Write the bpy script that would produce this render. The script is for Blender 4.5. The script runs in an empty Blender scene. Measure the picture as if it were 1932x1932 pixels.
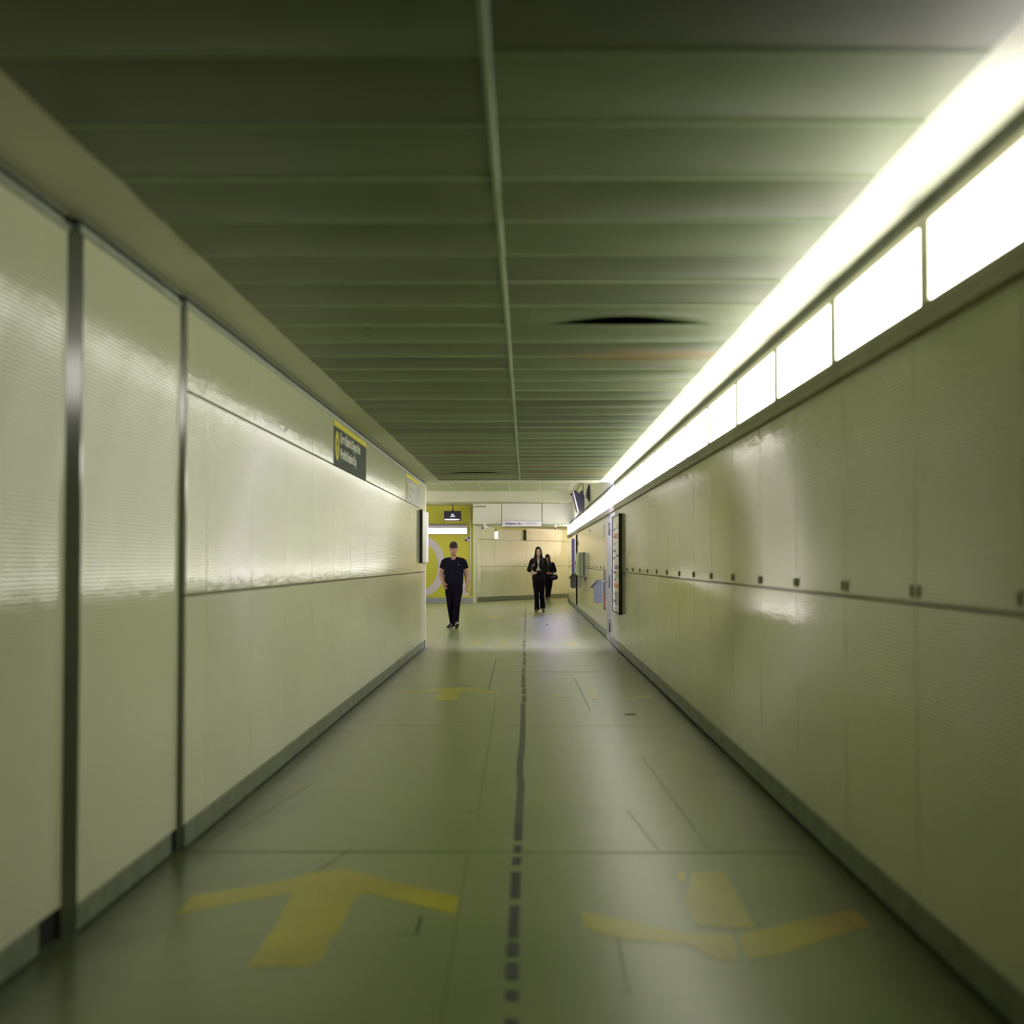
import bpy, bmesh, math, random
from mathutils import Vector, Matrix
random.seed(7)
S = bpy.context.scene
COL = S.collection
PI = math.pi

# ------------------------------------------------------------------ camera
cd = bpy.data.cameras.new('camera'); cam = bpy.data.objects.new('camera', cd); COL.objects.link(cam)
cd.sensor_width = 56.0; cd.sensor_height = 56.0; cd.sensor_fit = 'HORIZONTAL'; cd.lens = 80.0
cam.location = (0, 0, 1.35)
cam.rotation_euler = (PI/2 + math.radians(1.9505), 0, math.radians(0.5605))
cd.clip_start = 0.05; cd.clip_end = 200
cd.dof.use_dof = True; cd.dof.focus_distance = 28.0; cd.dof.aperture_fstop = 2.8
S.camera = cam
# ------------------------------------------------------------------ world, exposure
w = bpy.data.worlds.new('world'); S.world = w; w.use_nodes = True
w.node_tree.nodes['Background'].inputs[0].default_value = (0.5, 0.6, 0.4, 1)
w.node_tree.nodes['Background'].inputs[1].default_value = 0.004
S.view_settings.view_transform = 'Standard'
try: S.view_settings.look = 'None'
except Exception: pass
S.view_settings.exposure = 0.0; S.view_settings.gamma = 1.0
S.view_settings.use_curve_mapping = False
S.cycles.use_denoising = True
S.cycles.max_bounces = 14; S.cycles.diffuse_bounces = 8; S.cycles.glossy_bounces = 6
S.cycles.caustics_reflective = True; S.cycles.sample_clamp_indirect = 6.0
# light levels of the place's lamps
STRIP = 8.4        # backlit wall panels on the right
STRIP_COL = (1.0, 0.97, 0.89)
MURAL_LAMP = 4.5
COOL_LAMP = 230.0   # tubes behind the lowered ceiling edge
COOL_COL = (0.56, 0.46, 1.0)
HALL_LAMP = 12.0    # wall lamps of the side hall

RECESS_LAMP = 6.5  # warm lamp round the far right corner

# ------------------------------------------------------------------ materials
def mat(name, col, rough=0.5, metal=0.0, spec=0.5, noise=0.0, nscale=8.0, coat=0.0, emit=None, estr=0.0):
    m = bpy.data.materials.new(name); m.use_nodes = True
    nt = m.node_tree; b = nt.nodes['Principled BSDF']
    b.inputs['Base Color'].default_value = (*col, 1); b.inputs['Roughness'].default_value = rough
    b.inputs['Metallic'].default_value = metal; b.inputs['Specular IOR Level'].default_value = spec
    if coat: b.inputs['Coat Weight'].default_value = coat; b.inputs['Coat Roughness'].default_value = 0.2
    if emit:
        b.inputs['Emission Color'].default_value = (*emit, 1); b.inputs['Emission Strength'].default_value = estr
    if noise:
        tc = nt.nodes.new('ShaderNodeTexCoord'); n = nt.nodes.new('ShaderNodeTexNoise')
        n.inputs['Scale'].default_value = nscale; n.inputs['Detail'].default_value = 5
        nt.links.new(tc.outputs['Object'], n.inputs['Vector'])
        r = nt.nodes.new('ShaderNodeMapRange')
        r.inputs['From Min'].default_value = 0.3; r.inputs['From Max'].default_value = 0.7
        r.inputs['To Min'].default_value = 1 - noise; r.inputs['To Max'].default_value = 1 + noise*0.4
        nt.links.new(n.outputs['Fac'], r.inputs['Value'])
        mx = nt.nodes.new('ShaderNodeMix'); mx.data_type = 'RGBA'; mx.blend_type = 'MULTIPLY'
        mx.inputs['Factor'].default_value = 1.0; mx.inputs[6].default_value = (*col, 1)
        nt.links.new(r.outputs['Result'], mx.inputs[7])
        nt.links.new(mx.outputs[2], b.inputs['Base Color'])
    return m

def N(nt, kind, **kw):
    n = nt.nodes.new(kind)
    for k, v in kw.items(): setattr(n, k, v)
    return n
def mth(nt, op, a, b=None, c=None):
    n = N(nt, 'ShaderNodeMath', operation=op)
    for i, v in enumerate((a, b, c)):
        if v is None: continue
        if isinstance(v, (int, float)): n.inputs[i].default_value = v
        else: nt.links.new(v, n.inputs[i])
    return n.outputs[0]
def mixc(nt, fac, a, b):
    n = N(nt, 'ShaderNodeMix', data_type='RGBA')
    for i, v in ((0, fac), (6, a), (7, b)):
        if isinstance(v, (int, float)): n.inputs[i].default_value = v
        elif isinstance(v, tuple): n.inputs[i].default_value = (*v, 1)
        else: nt.links.new(v, n.inputs[i])
    return n.outputs[2]
def posxyz(nt):
    g = N(nt, 'ShaderNodeNewGeometry'); s = N(nt, 'ShaderNodeSeparateXYZ')
    nt.links.new(g.outputs['Position'], s.inputs[0])
    return g, s.outputs[0], s.outputs[1], s.outputs[2]
def noise(nt, vec, scale, detail=4, rough=0.5):
    n = N(nt, 'ShaderNodeTexNoise'); n.inputs['Scale'].default_value = scale
    n.inputs['Detail'].default_value = detail; n.inputs['Roughness'].default_value = rough
    if vec is not None: nt.links.new(vec, n.inputs['Vector'])
    return n.outputs['Fac']
def comb(nt, x, y, z):
    c = N(nt, 'ShaderNodeCombineXYZ')
    for i, v in enumerate((x, y, z)):
        if isinstance(v, (int, float)): c.inputs[i].default_value = v
        else: nt.links.new(v, c.inputs[i])
    return c.outputs[0]
def smooth(nt, v, lo, hi):
    r = N(nt, 'ShaderNodeMapRange', interpolation_type='SMOOTHSTEP')
    r.inputs['From Min'].default_value = lo; r.inputs['From Max'].default_value = hi
    nt.links.new(v, r.inputs['Value']); return r.outputs['Result']

def wall_mat(name, col, amp=0.16, rough=0.3):
    """enamelled panels with fine horizontal ribs of pressed beads"""
    m = bpy.data.materials.new(name); m.use_nodes = True; nt = m.node_tree; b = nt.nodes['Principled BSDF']
    g, x, y, z = posxyz(nt)
    ph = mth(nt, 'MULTIPLY', z, 2*PI/0.0155)
    wv = mth(nt, 'COSINE', ph)
    # beads broken along the rib
    br = noise(nt, comb(nt, mth(nt, 'MULTIPLY', x, 14.0), mth(nt, 'MULTIPLY', y, 14.0), mth(nt, 'MULTIPLY', z, 65.0)), 1.0, 2)
    dz = mth(nt, 'ADD', mth(nt, 'MULTIPLY', wv, amp), mth(nt, 'MULTIPLY', mth(nt, 'SUBTRACT', br, 0.5), amp*0.45))
    add = N(nt, 'ShaderNodeVectorMath', operation='ADD'); nt.links.new(g.outputs['Normal'], add.inputs[0])
    nt.links.new(comb(nt, 0.0, 0.0, dz), add.inputs[1])
    nm = N(nt, 'ShaderNodeVectorMath', operation='NORMALIZE'); nt.links.new(add.outputs[0], nm.inputs[0])
    nt.links.new(nm.outputs[0], b.inputs['Normal'])
    big = noise(nt, g.outputs['Position'], 0.9, 4)
    c = mixc(nt, smooth(nt, big, 0.3, 0.7), tuple(v*0.95 for v in col), col)
    nt.links.new(c, b.inputs['Base Color'])
    b.inputs['Roughness'].default_value = rough; b.inputs['Specular IOR Level'].default_value = 0.5
    return m

M = {}
M['wall'] = wall_mat('ribbed cream enamel', (0.735, 0.765, 0.515), 0.21, 0.075)
M['wall_plain'] = mat('cream paint', (0.72, 0.74, 0.52), 0.45, noise=0.05, nscale=1.5)
M['joint'] = mat('dark joint', (0.13, 0.13, 0.06), 0.7)
M['black'] = mat('black gap', (0.012, 0.010, 0.010), 0.8)
M['plaster'] = mat('white plaster margin', (0.70, 0.705, 0.54), 0.5, noise=0.06, nscale=1.2)
M['metal'] = mat('brushed aluminium', (0.50, 0.53, 0.42), 0.28, 0.85, noise=0.12, nscale=5)
M['edge'] = mat('dull enamelled edge', (0.10, 0.115, 0.07), 0.15, 0.0, spec=0.75, noise=0.15, nscale=3)
M['rail'] = mat('grey green rail', (0.30, 0.34, 0.25), 0.5, 0.15, noise=0.2, nscale=6)
M['trimgrey'] = mat('grey trim below lamps', (0.36, 0.35, 0.22), 0.5, 0.2, noise=0.18, nscale=4)
M['base'] = mat('grey rubber skirting', (0.215, 0.25, 0.165), 0.5, noise=0.3, nscale=7)
M['grey'] = mat('grey painted steel', (0.33, 0.36, 0.34), 0.4, 0.2, noise=0.1, nscale=5)
M['darkgrey'] = mat('dark grey steel', (0.10, 0.11, 0.10), 0.45, 0.2)
M['blackplastic'] = mat('black plastic', (0.014, 0.012, 0.016), 0.4)
M['white'] = mat('white sheet', (0.78, 0.77, 0.66), 0.4)
M['tape'] = mat('black floor tape', (0.035, 0.032, 0.028), 0.5, noise=0.3, nscale=30)
M['tape_worn'] = mat('worn grey floor tape', (0.095, 0.108, 0.060), 0.5, noise=0.35, nscale=22)
M['tape_faint'] = mat('faded floor tape', (0.22, 0.23, 0.14), 0.4, noise=0.3, nscale=22)
M['yellow_wall'] = mat('yellow green mural paint', (0.62, 0.60, 0.045), 0.5, noise=0.06, nscale=2)
M['mural_white'] = mat('lilac white mural paint', (0.66, 0.60, 0.62), 0.5)
M['sign_green'] = mat('dark green sign film', (0.030, 0.055, 0.026), 0.55, spec=0.06, noise=0.15, nscale=3)
M['sign_glare'] = mat('glare washed sign film', (0.20, 0.22, 0.13), 0.4, noise=0.2, nscale=2)  # reflection glare on the farther sign, painted in as a paler film
M['sign_yellow'] = mat('yellow sign film', (0.72, 0.64, 0.03), 0.55, spec=0.1)
M['sign_text'] = mat('pale sign lettering', (0.74, 0.76, 0.60), 0.4)
M['red'] = mat('red plastic', (0.40, 0.012, 0.008), 0.4)
M['orange'] = mat('orange print', (0.80, 0.25, 0.06), 0.5)
M['navy'] = mat('navy print', (0.03, 0.035, 0.13), 0.4)
M['plum'] = mat('plum print', (0.13, 0.05, 0.08), 0.5)
M['palegreen'] = mat('pale green steel', (0.50, 0.56, 0.27), 0.35, noise=0.06)
M['screen'] = mat('dark screen', (0.012, 0.010, 0.018), 0.25)
M['screen_lit'] = mat('lit screen text', (0.8, 0.8, 0.9), 0.5, emit=(0.85, 0.82, 1.0), estr=1.2)
M['strip'] = mat('lit opal diffuser', (0.9, 0.9, 0.85), 0.5, emit=STRIP_COL, estr=STRIP)
M['mural_lamp'] = mat('lit wall lamp diffuser', (0.9, 0.88, 0.9), 0.5, emit=(1.0, 0.90, 0.92), estr=MURAL_LAMP)
M['hall_lamp'] = mat('lit side hall diffuser', (0.9, 0.88, 0.9), 0.5, emit=(1.0, 0.91, 0.86), estr=HALL_LAMP)
M['recess_lamp'] = mat('lit warm diffuser', (0.9, 0.85, 0.8), 0.5, emit=(1.0, 0.76, 0.64), estr=RECESS_LAMP)
M['cool_lamp'] = mat('lit cool tube', (0.9, 0.88, 0.95), 0.5, emit=COOL_COL, estr=COOL_LAMP)
M['reflection'] = mat('copper coloured lip', (0.55, 0.30, 0.16), 0.35, 0.4)  # orange reflection below the lamp, put into the lip's own colour
M['stain'] = mat('dark scuff', (0.035, 0.045, 0.025), 0.6)

def floor_mat():
    m = bpy.data.materials.new('grey green vinyl floor'); m.use_nodes = True; nt = m.node_tree; b = nt.nodes['Principled BSDF']
    g, x, y, z = posxyz(nt); P = g.outputs['Position']
    n1 = noise(nt, P, 1.1, 5); n2 = noise(nt, P, 9.0, 5); n3 = noise(nt, P, 60.0, 2)
    c = mixc(nt, smooth(nt, n1, 0.32, 0.7), (0.225, 0.28, 0.108), (0.27, 0.32, 0.132))
    c = mixc(nt, mth(nt, 'MULTIPLY', smooth(nt, n2, 0.55, 0.75), 0.10), c, (0.18, 0.22, 0.10))
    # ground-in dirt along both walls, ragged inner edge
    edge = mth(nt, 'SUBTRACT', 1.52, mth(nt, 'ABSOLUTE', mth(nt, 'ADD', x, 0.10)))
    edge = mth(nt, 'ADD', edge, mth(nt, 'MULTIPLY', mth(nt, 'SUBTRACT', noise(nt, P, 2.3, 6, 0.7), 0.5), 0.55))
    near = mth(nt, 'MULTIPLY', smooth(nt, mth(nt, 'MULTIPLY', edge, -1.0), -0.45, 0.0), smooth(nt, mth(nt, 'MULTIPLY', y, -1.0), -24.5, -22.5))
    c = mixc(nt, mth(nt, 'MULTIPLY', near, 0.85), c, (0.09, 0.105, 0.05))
    # sheet seams running along and across
    nt.links.new(c, b.inputs['Base Color'])
    r = mth(nt, 'ADD', 0.26, mth(nt, 'MULTIPLY', n1, 0.05)); nt.links.new(r, b.inputs['Roughness'])
    b.inputs['Specular IOR Level'].default_value = 0.45
    return m
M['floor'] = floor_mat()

def ceil_mat(tone=1.0):
    m = bpy.data.materials.new('grey green metal ceiling tray'); m.use_nodes = True; nt = m.node_tree; b = nt.nodes['Principled BSDF']
    g, x, y, z = posxyz(nt); P = g.outputs['Position']
    n1 = noise(nt, P, 1.7, 4)
    c = mixc(nt, smooth(nt, n1, 0.3, 0.7), tuple(v*tone for v in (0.140, 0.168, 0.082)), tuple(v*tone for v in (0.168, 0.198, 0.10)))
    nz = mth(nt, 'MULTIPLY', mth(nt, 'SUBTRACT', noise(nt, comb(nt, mth(nt, 'MULTIPLY', x, 3.0), mth(nt, 'MULTIPLY', y, 9.0), 0.0), 1.0, 5), 0.5), 1.6)
    # rust and water stains (x, y, half sizes, colour, strength)
    for sx, sy, rx, ry, col, st in STAINS:
        dx = mth(nt, 'DIVIDE', mth(nt, 'SUBTRACT', x, sx), rx); dy = mth(nt, 'DIVIDE', mth(nt, 'SUBTRACT', y, sy), ry)
        d = mth(nt, 'SQRT', mth(nt, 'ADD', mth(nt, 'MULTIPLY', dx, dx), mth(nt, 'MULTIPLY', dy, dy)))
        d = mth(nt, 'ADD', d, mth(nt, 'MULTIPLY', nz, 0.55))
        k = mth(nt, 'MULTIPLY', smooth(nt, mth(nt, 'MULTIPLY', d, -1.0), -1.0, -0.35), st)
        c = mixc(nt, k, c, col)
    nt.links.new(c, b.inputs['Base Color'])
    b.inputs['Roughness'].default_value = 0.42; b.inputs['Specular IOR Level'].default_value = 0.17
    return m
BR = (0.26, 0.145, 0.022); RB = (0.13, 0.055, 0.018); DK = (0.05, 0.045, 0.025)
STAINS = [(0.75, 8.93, 0.66, 0.30, BR, 0.95), (-0.86, 7.87, 0.03, 0.05, DK, 0.7), (-0.75, 9.72, 0.05, 0.05, DK, 0.6),
          (-0.72, 16.72, 0.45, 0.3, RB, 0.9), (0.22, 16.6, 0.22, 0.14, RB, 0.6), (0.18, 19.2, 0.36, 0.3, BR, 0.9),
          (0.22, 20.6, 0.50, 0.55, RB, 0.97), (0.85, 20.7, 0.6, 0.5, BR, 0.8), (-0.35, 20.75, 0.35, 0.10, BR, 0.5)]
M['tile'] = ceil_mat()
M['tile_old'] = ceil_mat(0.72)
M['tile_new'] = ceil_mat(1.25)
M['tile_high'] = mat('pale green high ceiling', (0.42, 0.45, 0.28), 0.5, noise=0.05, nscale=1)
M['crossrail'] = mat('pale green cross rail', (0.40, 0.48, 0.30), 0.45, 0.0)

def arrow_mat(name, col, wear, floorc=(0.25, 0.29, 0.125), tip=None):
    m = bpy.data.materials.new(name); m.use_nodes = True; nt = m.node_tree; b = nt.nodes['Principled BSDF']
    g, x, y, z = posxyz(nt); P = g.outputs['Position']
    n = noise(nt, P, 7.0, 6, 0.65); n2 = noise(nt, P, 2.0, 3)
    c = mixc(nt, smooth(nt, n2, 0.35, 0.65), col, tuple(v*0.8 for v in col))
    if tip: c = mixc(nt, mth(nt, 'MULTIPLY', smooth(nt, x, tip[0], tip[1]), 0.75), c, (0.42, 0.20, 0.035))
    c = mixc(nt, mth(nt, 'MULTIPLY', smooth(nt, n, wear, wear+0.16), 0.9), c, floorc)
    nt.links.new(c, b.inputs['Base Color']); b.inputs['Roughness'].default_value = 0.32
    return m
M['arrow'] = arrow_mat('yellow floor paint', (0.50, 0.46, 0.006), 0.66)
M['arrow2'] = arrow_mat('rubbed yellow floor paint', (0.48, 0.44, 0.012), 0.60, tip=(0.95, 1.3))
M['arrow3'] = arrow_mat('faint yellow floor paint', (0.48, 0.45, 0.03), 0.52)

# ------------------------------------------------------------------ mesh helpers
class MB:
    def __init__(s): s.bm = bmesh.new(); s.mats = []
    def mi(s, m):
        if m not in s.mats: s.mats.append(m)
        return s.mats.index(m)
    def box(s, x0, x1, y0, y1, z0, z1, m, bev=0.0):
        b2 = bmesh.new()
        v = [b2.verts.new((x, y, z)) for x in (x0, x1) for y in (y0, y1) for z in (z0, z1)]
        for f in ((0,1,3,2),(4,6,7,5),(0,4,5,1),(2,3,7,6),(0,2,6,4),(1,5,7,3)): b2.faces.new([v[i] for i in f])
        bmesh.ops.recalc_face_normals(b2, faces=b2.faces)
        if bev: bmesh.ops.bevel(b2, geom=list(b2.edges), offset=bev, segments=2, affect='EDGES', profile=0.5)
        s.merge(b2, m)
    def merge(s, b2, m, mtx=None):
        k = s.mi(m); mp = {}
        for v in b2.verts: mp[v] = s.bm.verts.new(mtx @ v.co if mtx else v.co)
        for f in b2.faces:
            try: nf = s.bm.faces.new([mp[v] for v in f.verts]); nf.material_index = k; nf.smooth = f.smooth
            except ValueError: pass
        b2.free()
    def quad(s, pts, m):
        f = s.bm.faces.new([s.bm.verts.new(p) for p in pts]); f.material_index = s.mi(m); return f
    def prism(s, poly, axis, a, b, m):
        """polygon of 2-D points extruded along axis 0/1/2 from a to b"""
        def P(p, t):
            return {0: (t, p[0], p[1]), 1: (p[0], t, p[1]), 2: (p[0], p[1], t)}[axis]
        b2 = bmesh.new()
        A = [b2.verts.new(P(p, a)) for p in poly]; B = [b2.verts.new(P(p, b)) for p in poly]
        b2.faces.new(A); b2.faces.new(B[::-1])
        n = len(poly)
        for i in range(n): b2.faces.new([A[i], B[i], B[(i+1) % n], A[(i+1) % n]])
        bmesh.ops.recalc_face_normals(b2, faces=b2.faces)
        s.merge(b2, m)
    def tube(s, p, q, r, m, seg=12, r2=None):
        p = Vector(p); q = Vector(q); d = q - p
        b2 = bmesh.new()
        bmesh.ops.create_cone(b2, cap_ends=True, segments=seg, radius1=r, radius2=r if r2 is None else r2, depth=d.length)
        for f in b2.faces: f.smooth = len(f.verts) == 4
        mtx = Matrix.Translation((p+q)/2) @ d.to_track_quat('Z', 'Y').to_matrix().to_4x4()
        s.merge(b2, m, mtx)
    def ball(s, c, rx, ry, rz, m, seg=16):
        b2 = bmesh.new(); bmesh.ops.create_uvsphere(b2, u_segments=seg, v_segments=max(8, seg//2), radius=1)
        for f in b2.faces: f.smooth = True
        s.merge(b2, m, Matrix.Translation(c) @ Matrix.Diagonal((rx, ry, rz, 1)))
    def build(s, name, parent=None):
        me = bpy.data.meshes.new(name); s.bm.to_mesh(me); s.bm.free()
        for m in s.mats: me.materials.append(m)
        o = bpy.data.objects.new(name, me); COL.objects.link(o)
        if parent is not None:
            o.parent = parent; o.matrix_parent_inverse = Matrix.Translation(parent.location).inverted()
        return o
def tag(o, label, cat, group=None, kind=None):
    o['label'] = label; o['category'] = cat
    if group: o['group'] = group
    if kind: o['kind'] = kind
    return o
def struct(mb, name, label, cat):
    o = mb.build(name); return tag(o, label, cat, kind='structure')
def thing(name, loc, label, cat, group=None):
    o = bpy.data.objects.new(name, None); COL.objects.link(o); o.location = loc; o.empty_display_size = 0.1
    return tag(o, label, cat, group)
def text_mesh(body, size, m, mtx, name, parent, depth=0.001, width=None, align='LEFT'):
    cu = bpy.data.curves.new(name, 'FONT'); cu.body = body; cu.size = size; cu.extrude = depth; cu.align_x = align; cu.offset = size*0.028
    to = bpy.data.objects.new(name + '_tmp', cu); COL.objects.link(to)
    dg = bpy.context.evaluated_depsgraph_get(); dg.update()
    me = bpy.data.meshes.new_from_object(to.evaluated_get(dg))
    bpy.data.objects.remove(to); bpy.data.curves.remove(cu)
    sx = 1.0
    if width:
        xs = [v.co.x for v in me.vertices]; sx = width/(max(xs)-min(xs))
    me.transform(mtx @ Matrix.Diagonal((sx, 1, 1, 1)))
    me.materials.clear(); me.materials.append(m); me.name = name
    o = bpy.data.objects.new(name, me); COL.objects.link(o)
    if parent is not None:
        o.parent = parent; o.matrix_parent_inverse = Matrix.Translation(parent.location).inverted()
    return o
def basis(origin, right, up):
    r = Vector(right).normalized(); u = Vector(up).normalized(); n = r.cross(u)
    m = Matrix((r, u, n)).transposed().to_4x4(); m.translation = Vector(origin); return m

# ------------------------------------------------------------------ dimensions (metres)
XL, XR, XR2 = -1.61, 1.405, 1.425     # corridor walls (right wall steps back past the grey door)
ZC = 2.615                            # low ceiling
YC = 22.72                            # last ceiling tray; plaster margin on to YE
YE = 23.40
YB = -1.6                             # behind the photographer
ZH = 3.37                             # high ceiling
YBM = 41.8                            # deep beam
ZJ = 1.19; ZT = 2.157                 # horizontal joints

# ------------------------------------------------------------------ floor
f = MB()
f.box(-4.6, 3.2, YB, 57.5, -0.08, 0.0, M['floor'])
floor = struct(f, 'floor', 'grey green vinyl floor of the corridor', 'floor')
def floor_strip(name, p, q, wd, m, z=0.0008):
    p = Vector((*p, 0)); q = Vector((*q, 0)); d = (q-p).normalized(); n = Vector((-d.y, d.x, 0))*wd/2
    mb = MB(); mb.prism([(p+n)[:2], (q+n)[:2], (q-n)[:2], (p-n)[:2]], 2, -0.002, z, m)
    return mb.build(name, floor)
M['seam'] = mat('floor seam', (0.13, 0.15, 0.075), 0.7, spec=0.15)
M['seam_soft'] = mat('welded floor seam', (0.22, 0.255, 0.115), 0.6, spec=0.2)
floor_strip('joint', (XL, 6.85), (XR, 6.85), 0.016, M['seam'])
for a, b, wd, m in [((-0.26, 8.0), (-0.30, 14.5), 0.006, 'seam_soft'), ((-0.40, 15.3), (-0.42, 20.2), 0.010, 'seam'),
                    ((0.62, 6.9), (0.55, 8.0), 0.006, 'seam_soft'), ((0.86, 6.9), (0.80, 10.2), 0.006, 'seam_soft'),
                    ((0.58, 13.3), (0.56, 17.0), 0.009, 'seam_soft'), ((0.32, 4.6), (0.33, 5.6), 0.006, 'seam_soft'),
                    ((-0.95, 6.2), (-0.83, 6.9), 0.008, 'seam'), ((-0.40, 5.35), (-0.40, 5.62), 0.014, 'seam'),
                    ((-0.48, 5.35), (-0.40, 5.35), 0.010, 'seam'), ((-1.45, 7.4), (-1.30, 9.0), 0.008, 'seam_soft'),
                    ((XL, 22.7), (XR, 22.7), 0.02, 'seam_soft'), ((-1.4, 12.1), (1.3, 12.1), 0.006, 'seam_soft'),
                    ((-0.2, 18.0), (0.9, 18.0), 0.05, 'seam_soft'), ((-0.25, 4.2), (-0.27, 6.8), 0.006, 'seam_soft')]:
    floor_strip('seam', a, b, wd, M[m])
mb = MB(); mb.prism([(0.855, 13.02), (0.90, 12.93), (0.965, 12.95), (0.975, 13.05), (0.93, 13.09), (0.90, 13.06)], 2, -0.001, 0.0012, M['stain'])
mb.build('scuff_mark', floor)
mb = MB(); mb.prism([(0.425, 31.6), (0.44, 31.3), (0.46, 31.3), (0.47, 31.8), (0.445, 31.9)], 2, -0.001, 0.0012, M['stain'])
mb.build('scuff_mark', floor)

# ------------------------------------------------------------------ walls of ribbed panels
def panel_wall(mb, x, y0, y1, face, joints, rows, thick=0.05, gap=0.005, hgap=0.014, m=None):
    """boxes standing proud of a dark backing; face=+1 looks towards +X, -1 towards -X"""
    m = m or M['wall']
    s = face
    def X(d): return x - s*d
    a, b = sorted((X(0.012), X(thick)))
    mb.box(a, b, y0, y1, rows[0][0], rows[-1][1], M['joint'])
    ys = [y0] + [j for j in joints if y0 < j < y1] + [y1]
    a, b = sorted((X(0.0), X(0.014)))
    for r0, r1 in rows:
        for k in range(len(ys)-1):
            g0 = 0 if k == 0 else gap/2; g1 = 0 if k == len(ys)-2 else gap/2
            lo = hgap/2 if r0 > 0.3 else 0; hi = hgap/2 if r1 < 2.1 else (0.004 if r1 < 2.3 else 0)
            mb.box(a, b, ys[k]+g0, ys[k+1]-g1, r0+lo, r1-hi, m)
LJ = [7.36 + 1.205*k for k in range(14)]
wl = MB()
panel_wall(wl, XL, 6.88, 23.36, 1, LJ, [(0.115, ZJ), (ZJ, ZT), (ZT, 2.556)], thick=0.10, gap=0.005)
wl.box(-1.85, -1.70, 6.88, 23.36, 0, 3.4, M['wall_plain'])
wl.box(-4.6, -1.61, 23.36, 23.44, 0.0, 3.4, M['wall_plain'])          # end of the wall, turning into the side hall
# two full-height service panels set a little farther back
wl.box(-1.70, -1.632, 5.340, 6.853, 0.105, 2.552, M['wall'], 0.003)
wl.box(-1.74, -1.668, YB, 5.271, 0.115, 2.552, M['wall'], 0.003)
wl.box(-1.85, -1.745, YB, 6.88, 0, 2.75, M['joint'])
wall_left = struct(wl, 'wall_left', 'left corridor wall of cream ribbed panels', 'wall')
# metal edge trims facing the camera
def edge_trim(name, x0, x1, y0, y1, label):
    t = MB(); t.prism([(x0, y0), (x1, y1), (x1, y1+0.012), (x0-0.03, y1+0.012), (x0-0.03, y0)], 2, 0.0, 2.565, M['edge'])
    tag(t.build(name), label, 'trim', kind='structure')
edge_trim('trim_1', -1.669, -1.630, 5.272, 5.328, 'wide metal edge strip between the two nearest left wall panels')
edge_trim('trim_2', -1.633, -1.608, 6.853, 6.888, 'thin metal edge strip on the left wall before the jointed panels')
# top rail
tr = MB()
for y0, y1, xx in ((YB, 5.30, -1.665), (5.30, 6.87, -1.628), (6.87, 23.36, -1.606)):
    tr.box(xx-0.05, xx, y0, y1, 2.553, 2.586, M['rail'])
    tr.box(xx-0.05, xx-0.016, y0, y1, 2.586, 2.603, M['black'])
    tr.box(xx-0.05, xx+0.003, y0, y1, 2.603, 2.610, M['rail'])
    tr.box(xx-0.05, xx-0.010, y0, y1, 2.610, ZC+0.001, M['plaster'])
for y, xx in ((5.25, -1.66), (6.84, -1.624)): tr.box(xx-0.01, xx+0.006, y-0.018, y+0.018, 2.578, 2.602, M['black'])
struct(tr, 'trim_3', 'grey green metal rail along the top of the left wall', 'trim')
bl = MB()
def base_run(mb, x, y0, y1, face, h, gz=0.012):
    a, b = sorted((x, x - face*0.04)); mb.box(a, b, y0, y1, gz, h, M['base'], 0.002)
    a, b = sorted((x - face*0.008, x - face*0.04)); mb.box(a, b, y0, y1, 0.0, gz+0.001, M['black'])
base_run(bl, -1.60, 6.885, 23.0, 1, 0.115)
base_run(bl, -1.628, 5.34, 6.74, 1, 0.105)
base_run(bl, -1.664, YB, 5.02, 1, 0.115)
for y0, y1, xx in ((6.74, 6.87, -1.645), (5.02, 5.30, -1.69), (23.0, 23.36, -1.615)):
    bl.box(xx-0.03, xx, y0, y1, 0.0, 0.113, M['black'])
struct(bl, 'baseboard_left', 'grey skirting along the foot of the left wall', 'skirting')

RJ = [4.133 + 1.166*k for k in range(17)]; RJ = [-0.53 + 1.166*k for k in range(4)] + RJ
RJ2 = [25.72 + 1.19*k for k in range(1, 21)]
wr = MB()
panel_wall(wr, XR, YB, 24.52, -1, RJ, [(0.135, ZJ+0.01), (ZJ+0.01, ZT)], thick=0.08, gap=0.010)
panel_wall(wr, XR2, 25.70, 50.3, -1, RJ2, [(0.135, ZJ+0.01), (ZJ+0.01, ZT)], thick=0.05, gap=0.010)
wr.box(XR+0.075, 1.70, YB, 24.52, 0, 3.4, M['wall_plain'])
wr.box(XR2+0.06, 1.70, 24.52, 50.3, 0, 2.60, M['wall_plain'])
wr.box(1.45, 1.70, 24.52, 50.3, 2.60, ZH+0.1, M['wall_plain'])
wr.box(1.42, 1.70, 23.45, 24.52, 2.62, ZH+0.1, M['wall_plain'])
wr.box(1.43, 1.70, 50.3, 50.38, 0, ZH+0.1, M['wall_plain'])
for k in range(24): wr.box(1.4488, 1.4512, 25.3+1.05*k, 25.303+1.05*k, 2.66, 3.3, M['joint'])
wall_right = struct(wr, 'wall_right', 'right corridor wall of cream ribbed panels under the lit strip', 'wall')
for j in RJ + RJ2[:9]:
    if j < 3.5: continue
    xx = XR if j < 24.5 else XR2
    for s in (-1, 1):
        c = MB(); c.box(xx-0.006, xx+0.004, j+s*0.047-0.0125, j+s*0.047+0.0125, 1.222, 1.268, M['joint'], 0.003)
        c.build('panel_clip', wall_right)
br = MB()
base_run(br, 1.395, YB, 24.50, -1, 0.135, 0.022); base_run(br, 1.415, 25.72, 50.25, -1, 0.135, 0.022)
struct(br, 'baseboard_right', 'dark grey skirting along the foot of the right wall', 'skirting')
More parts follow.
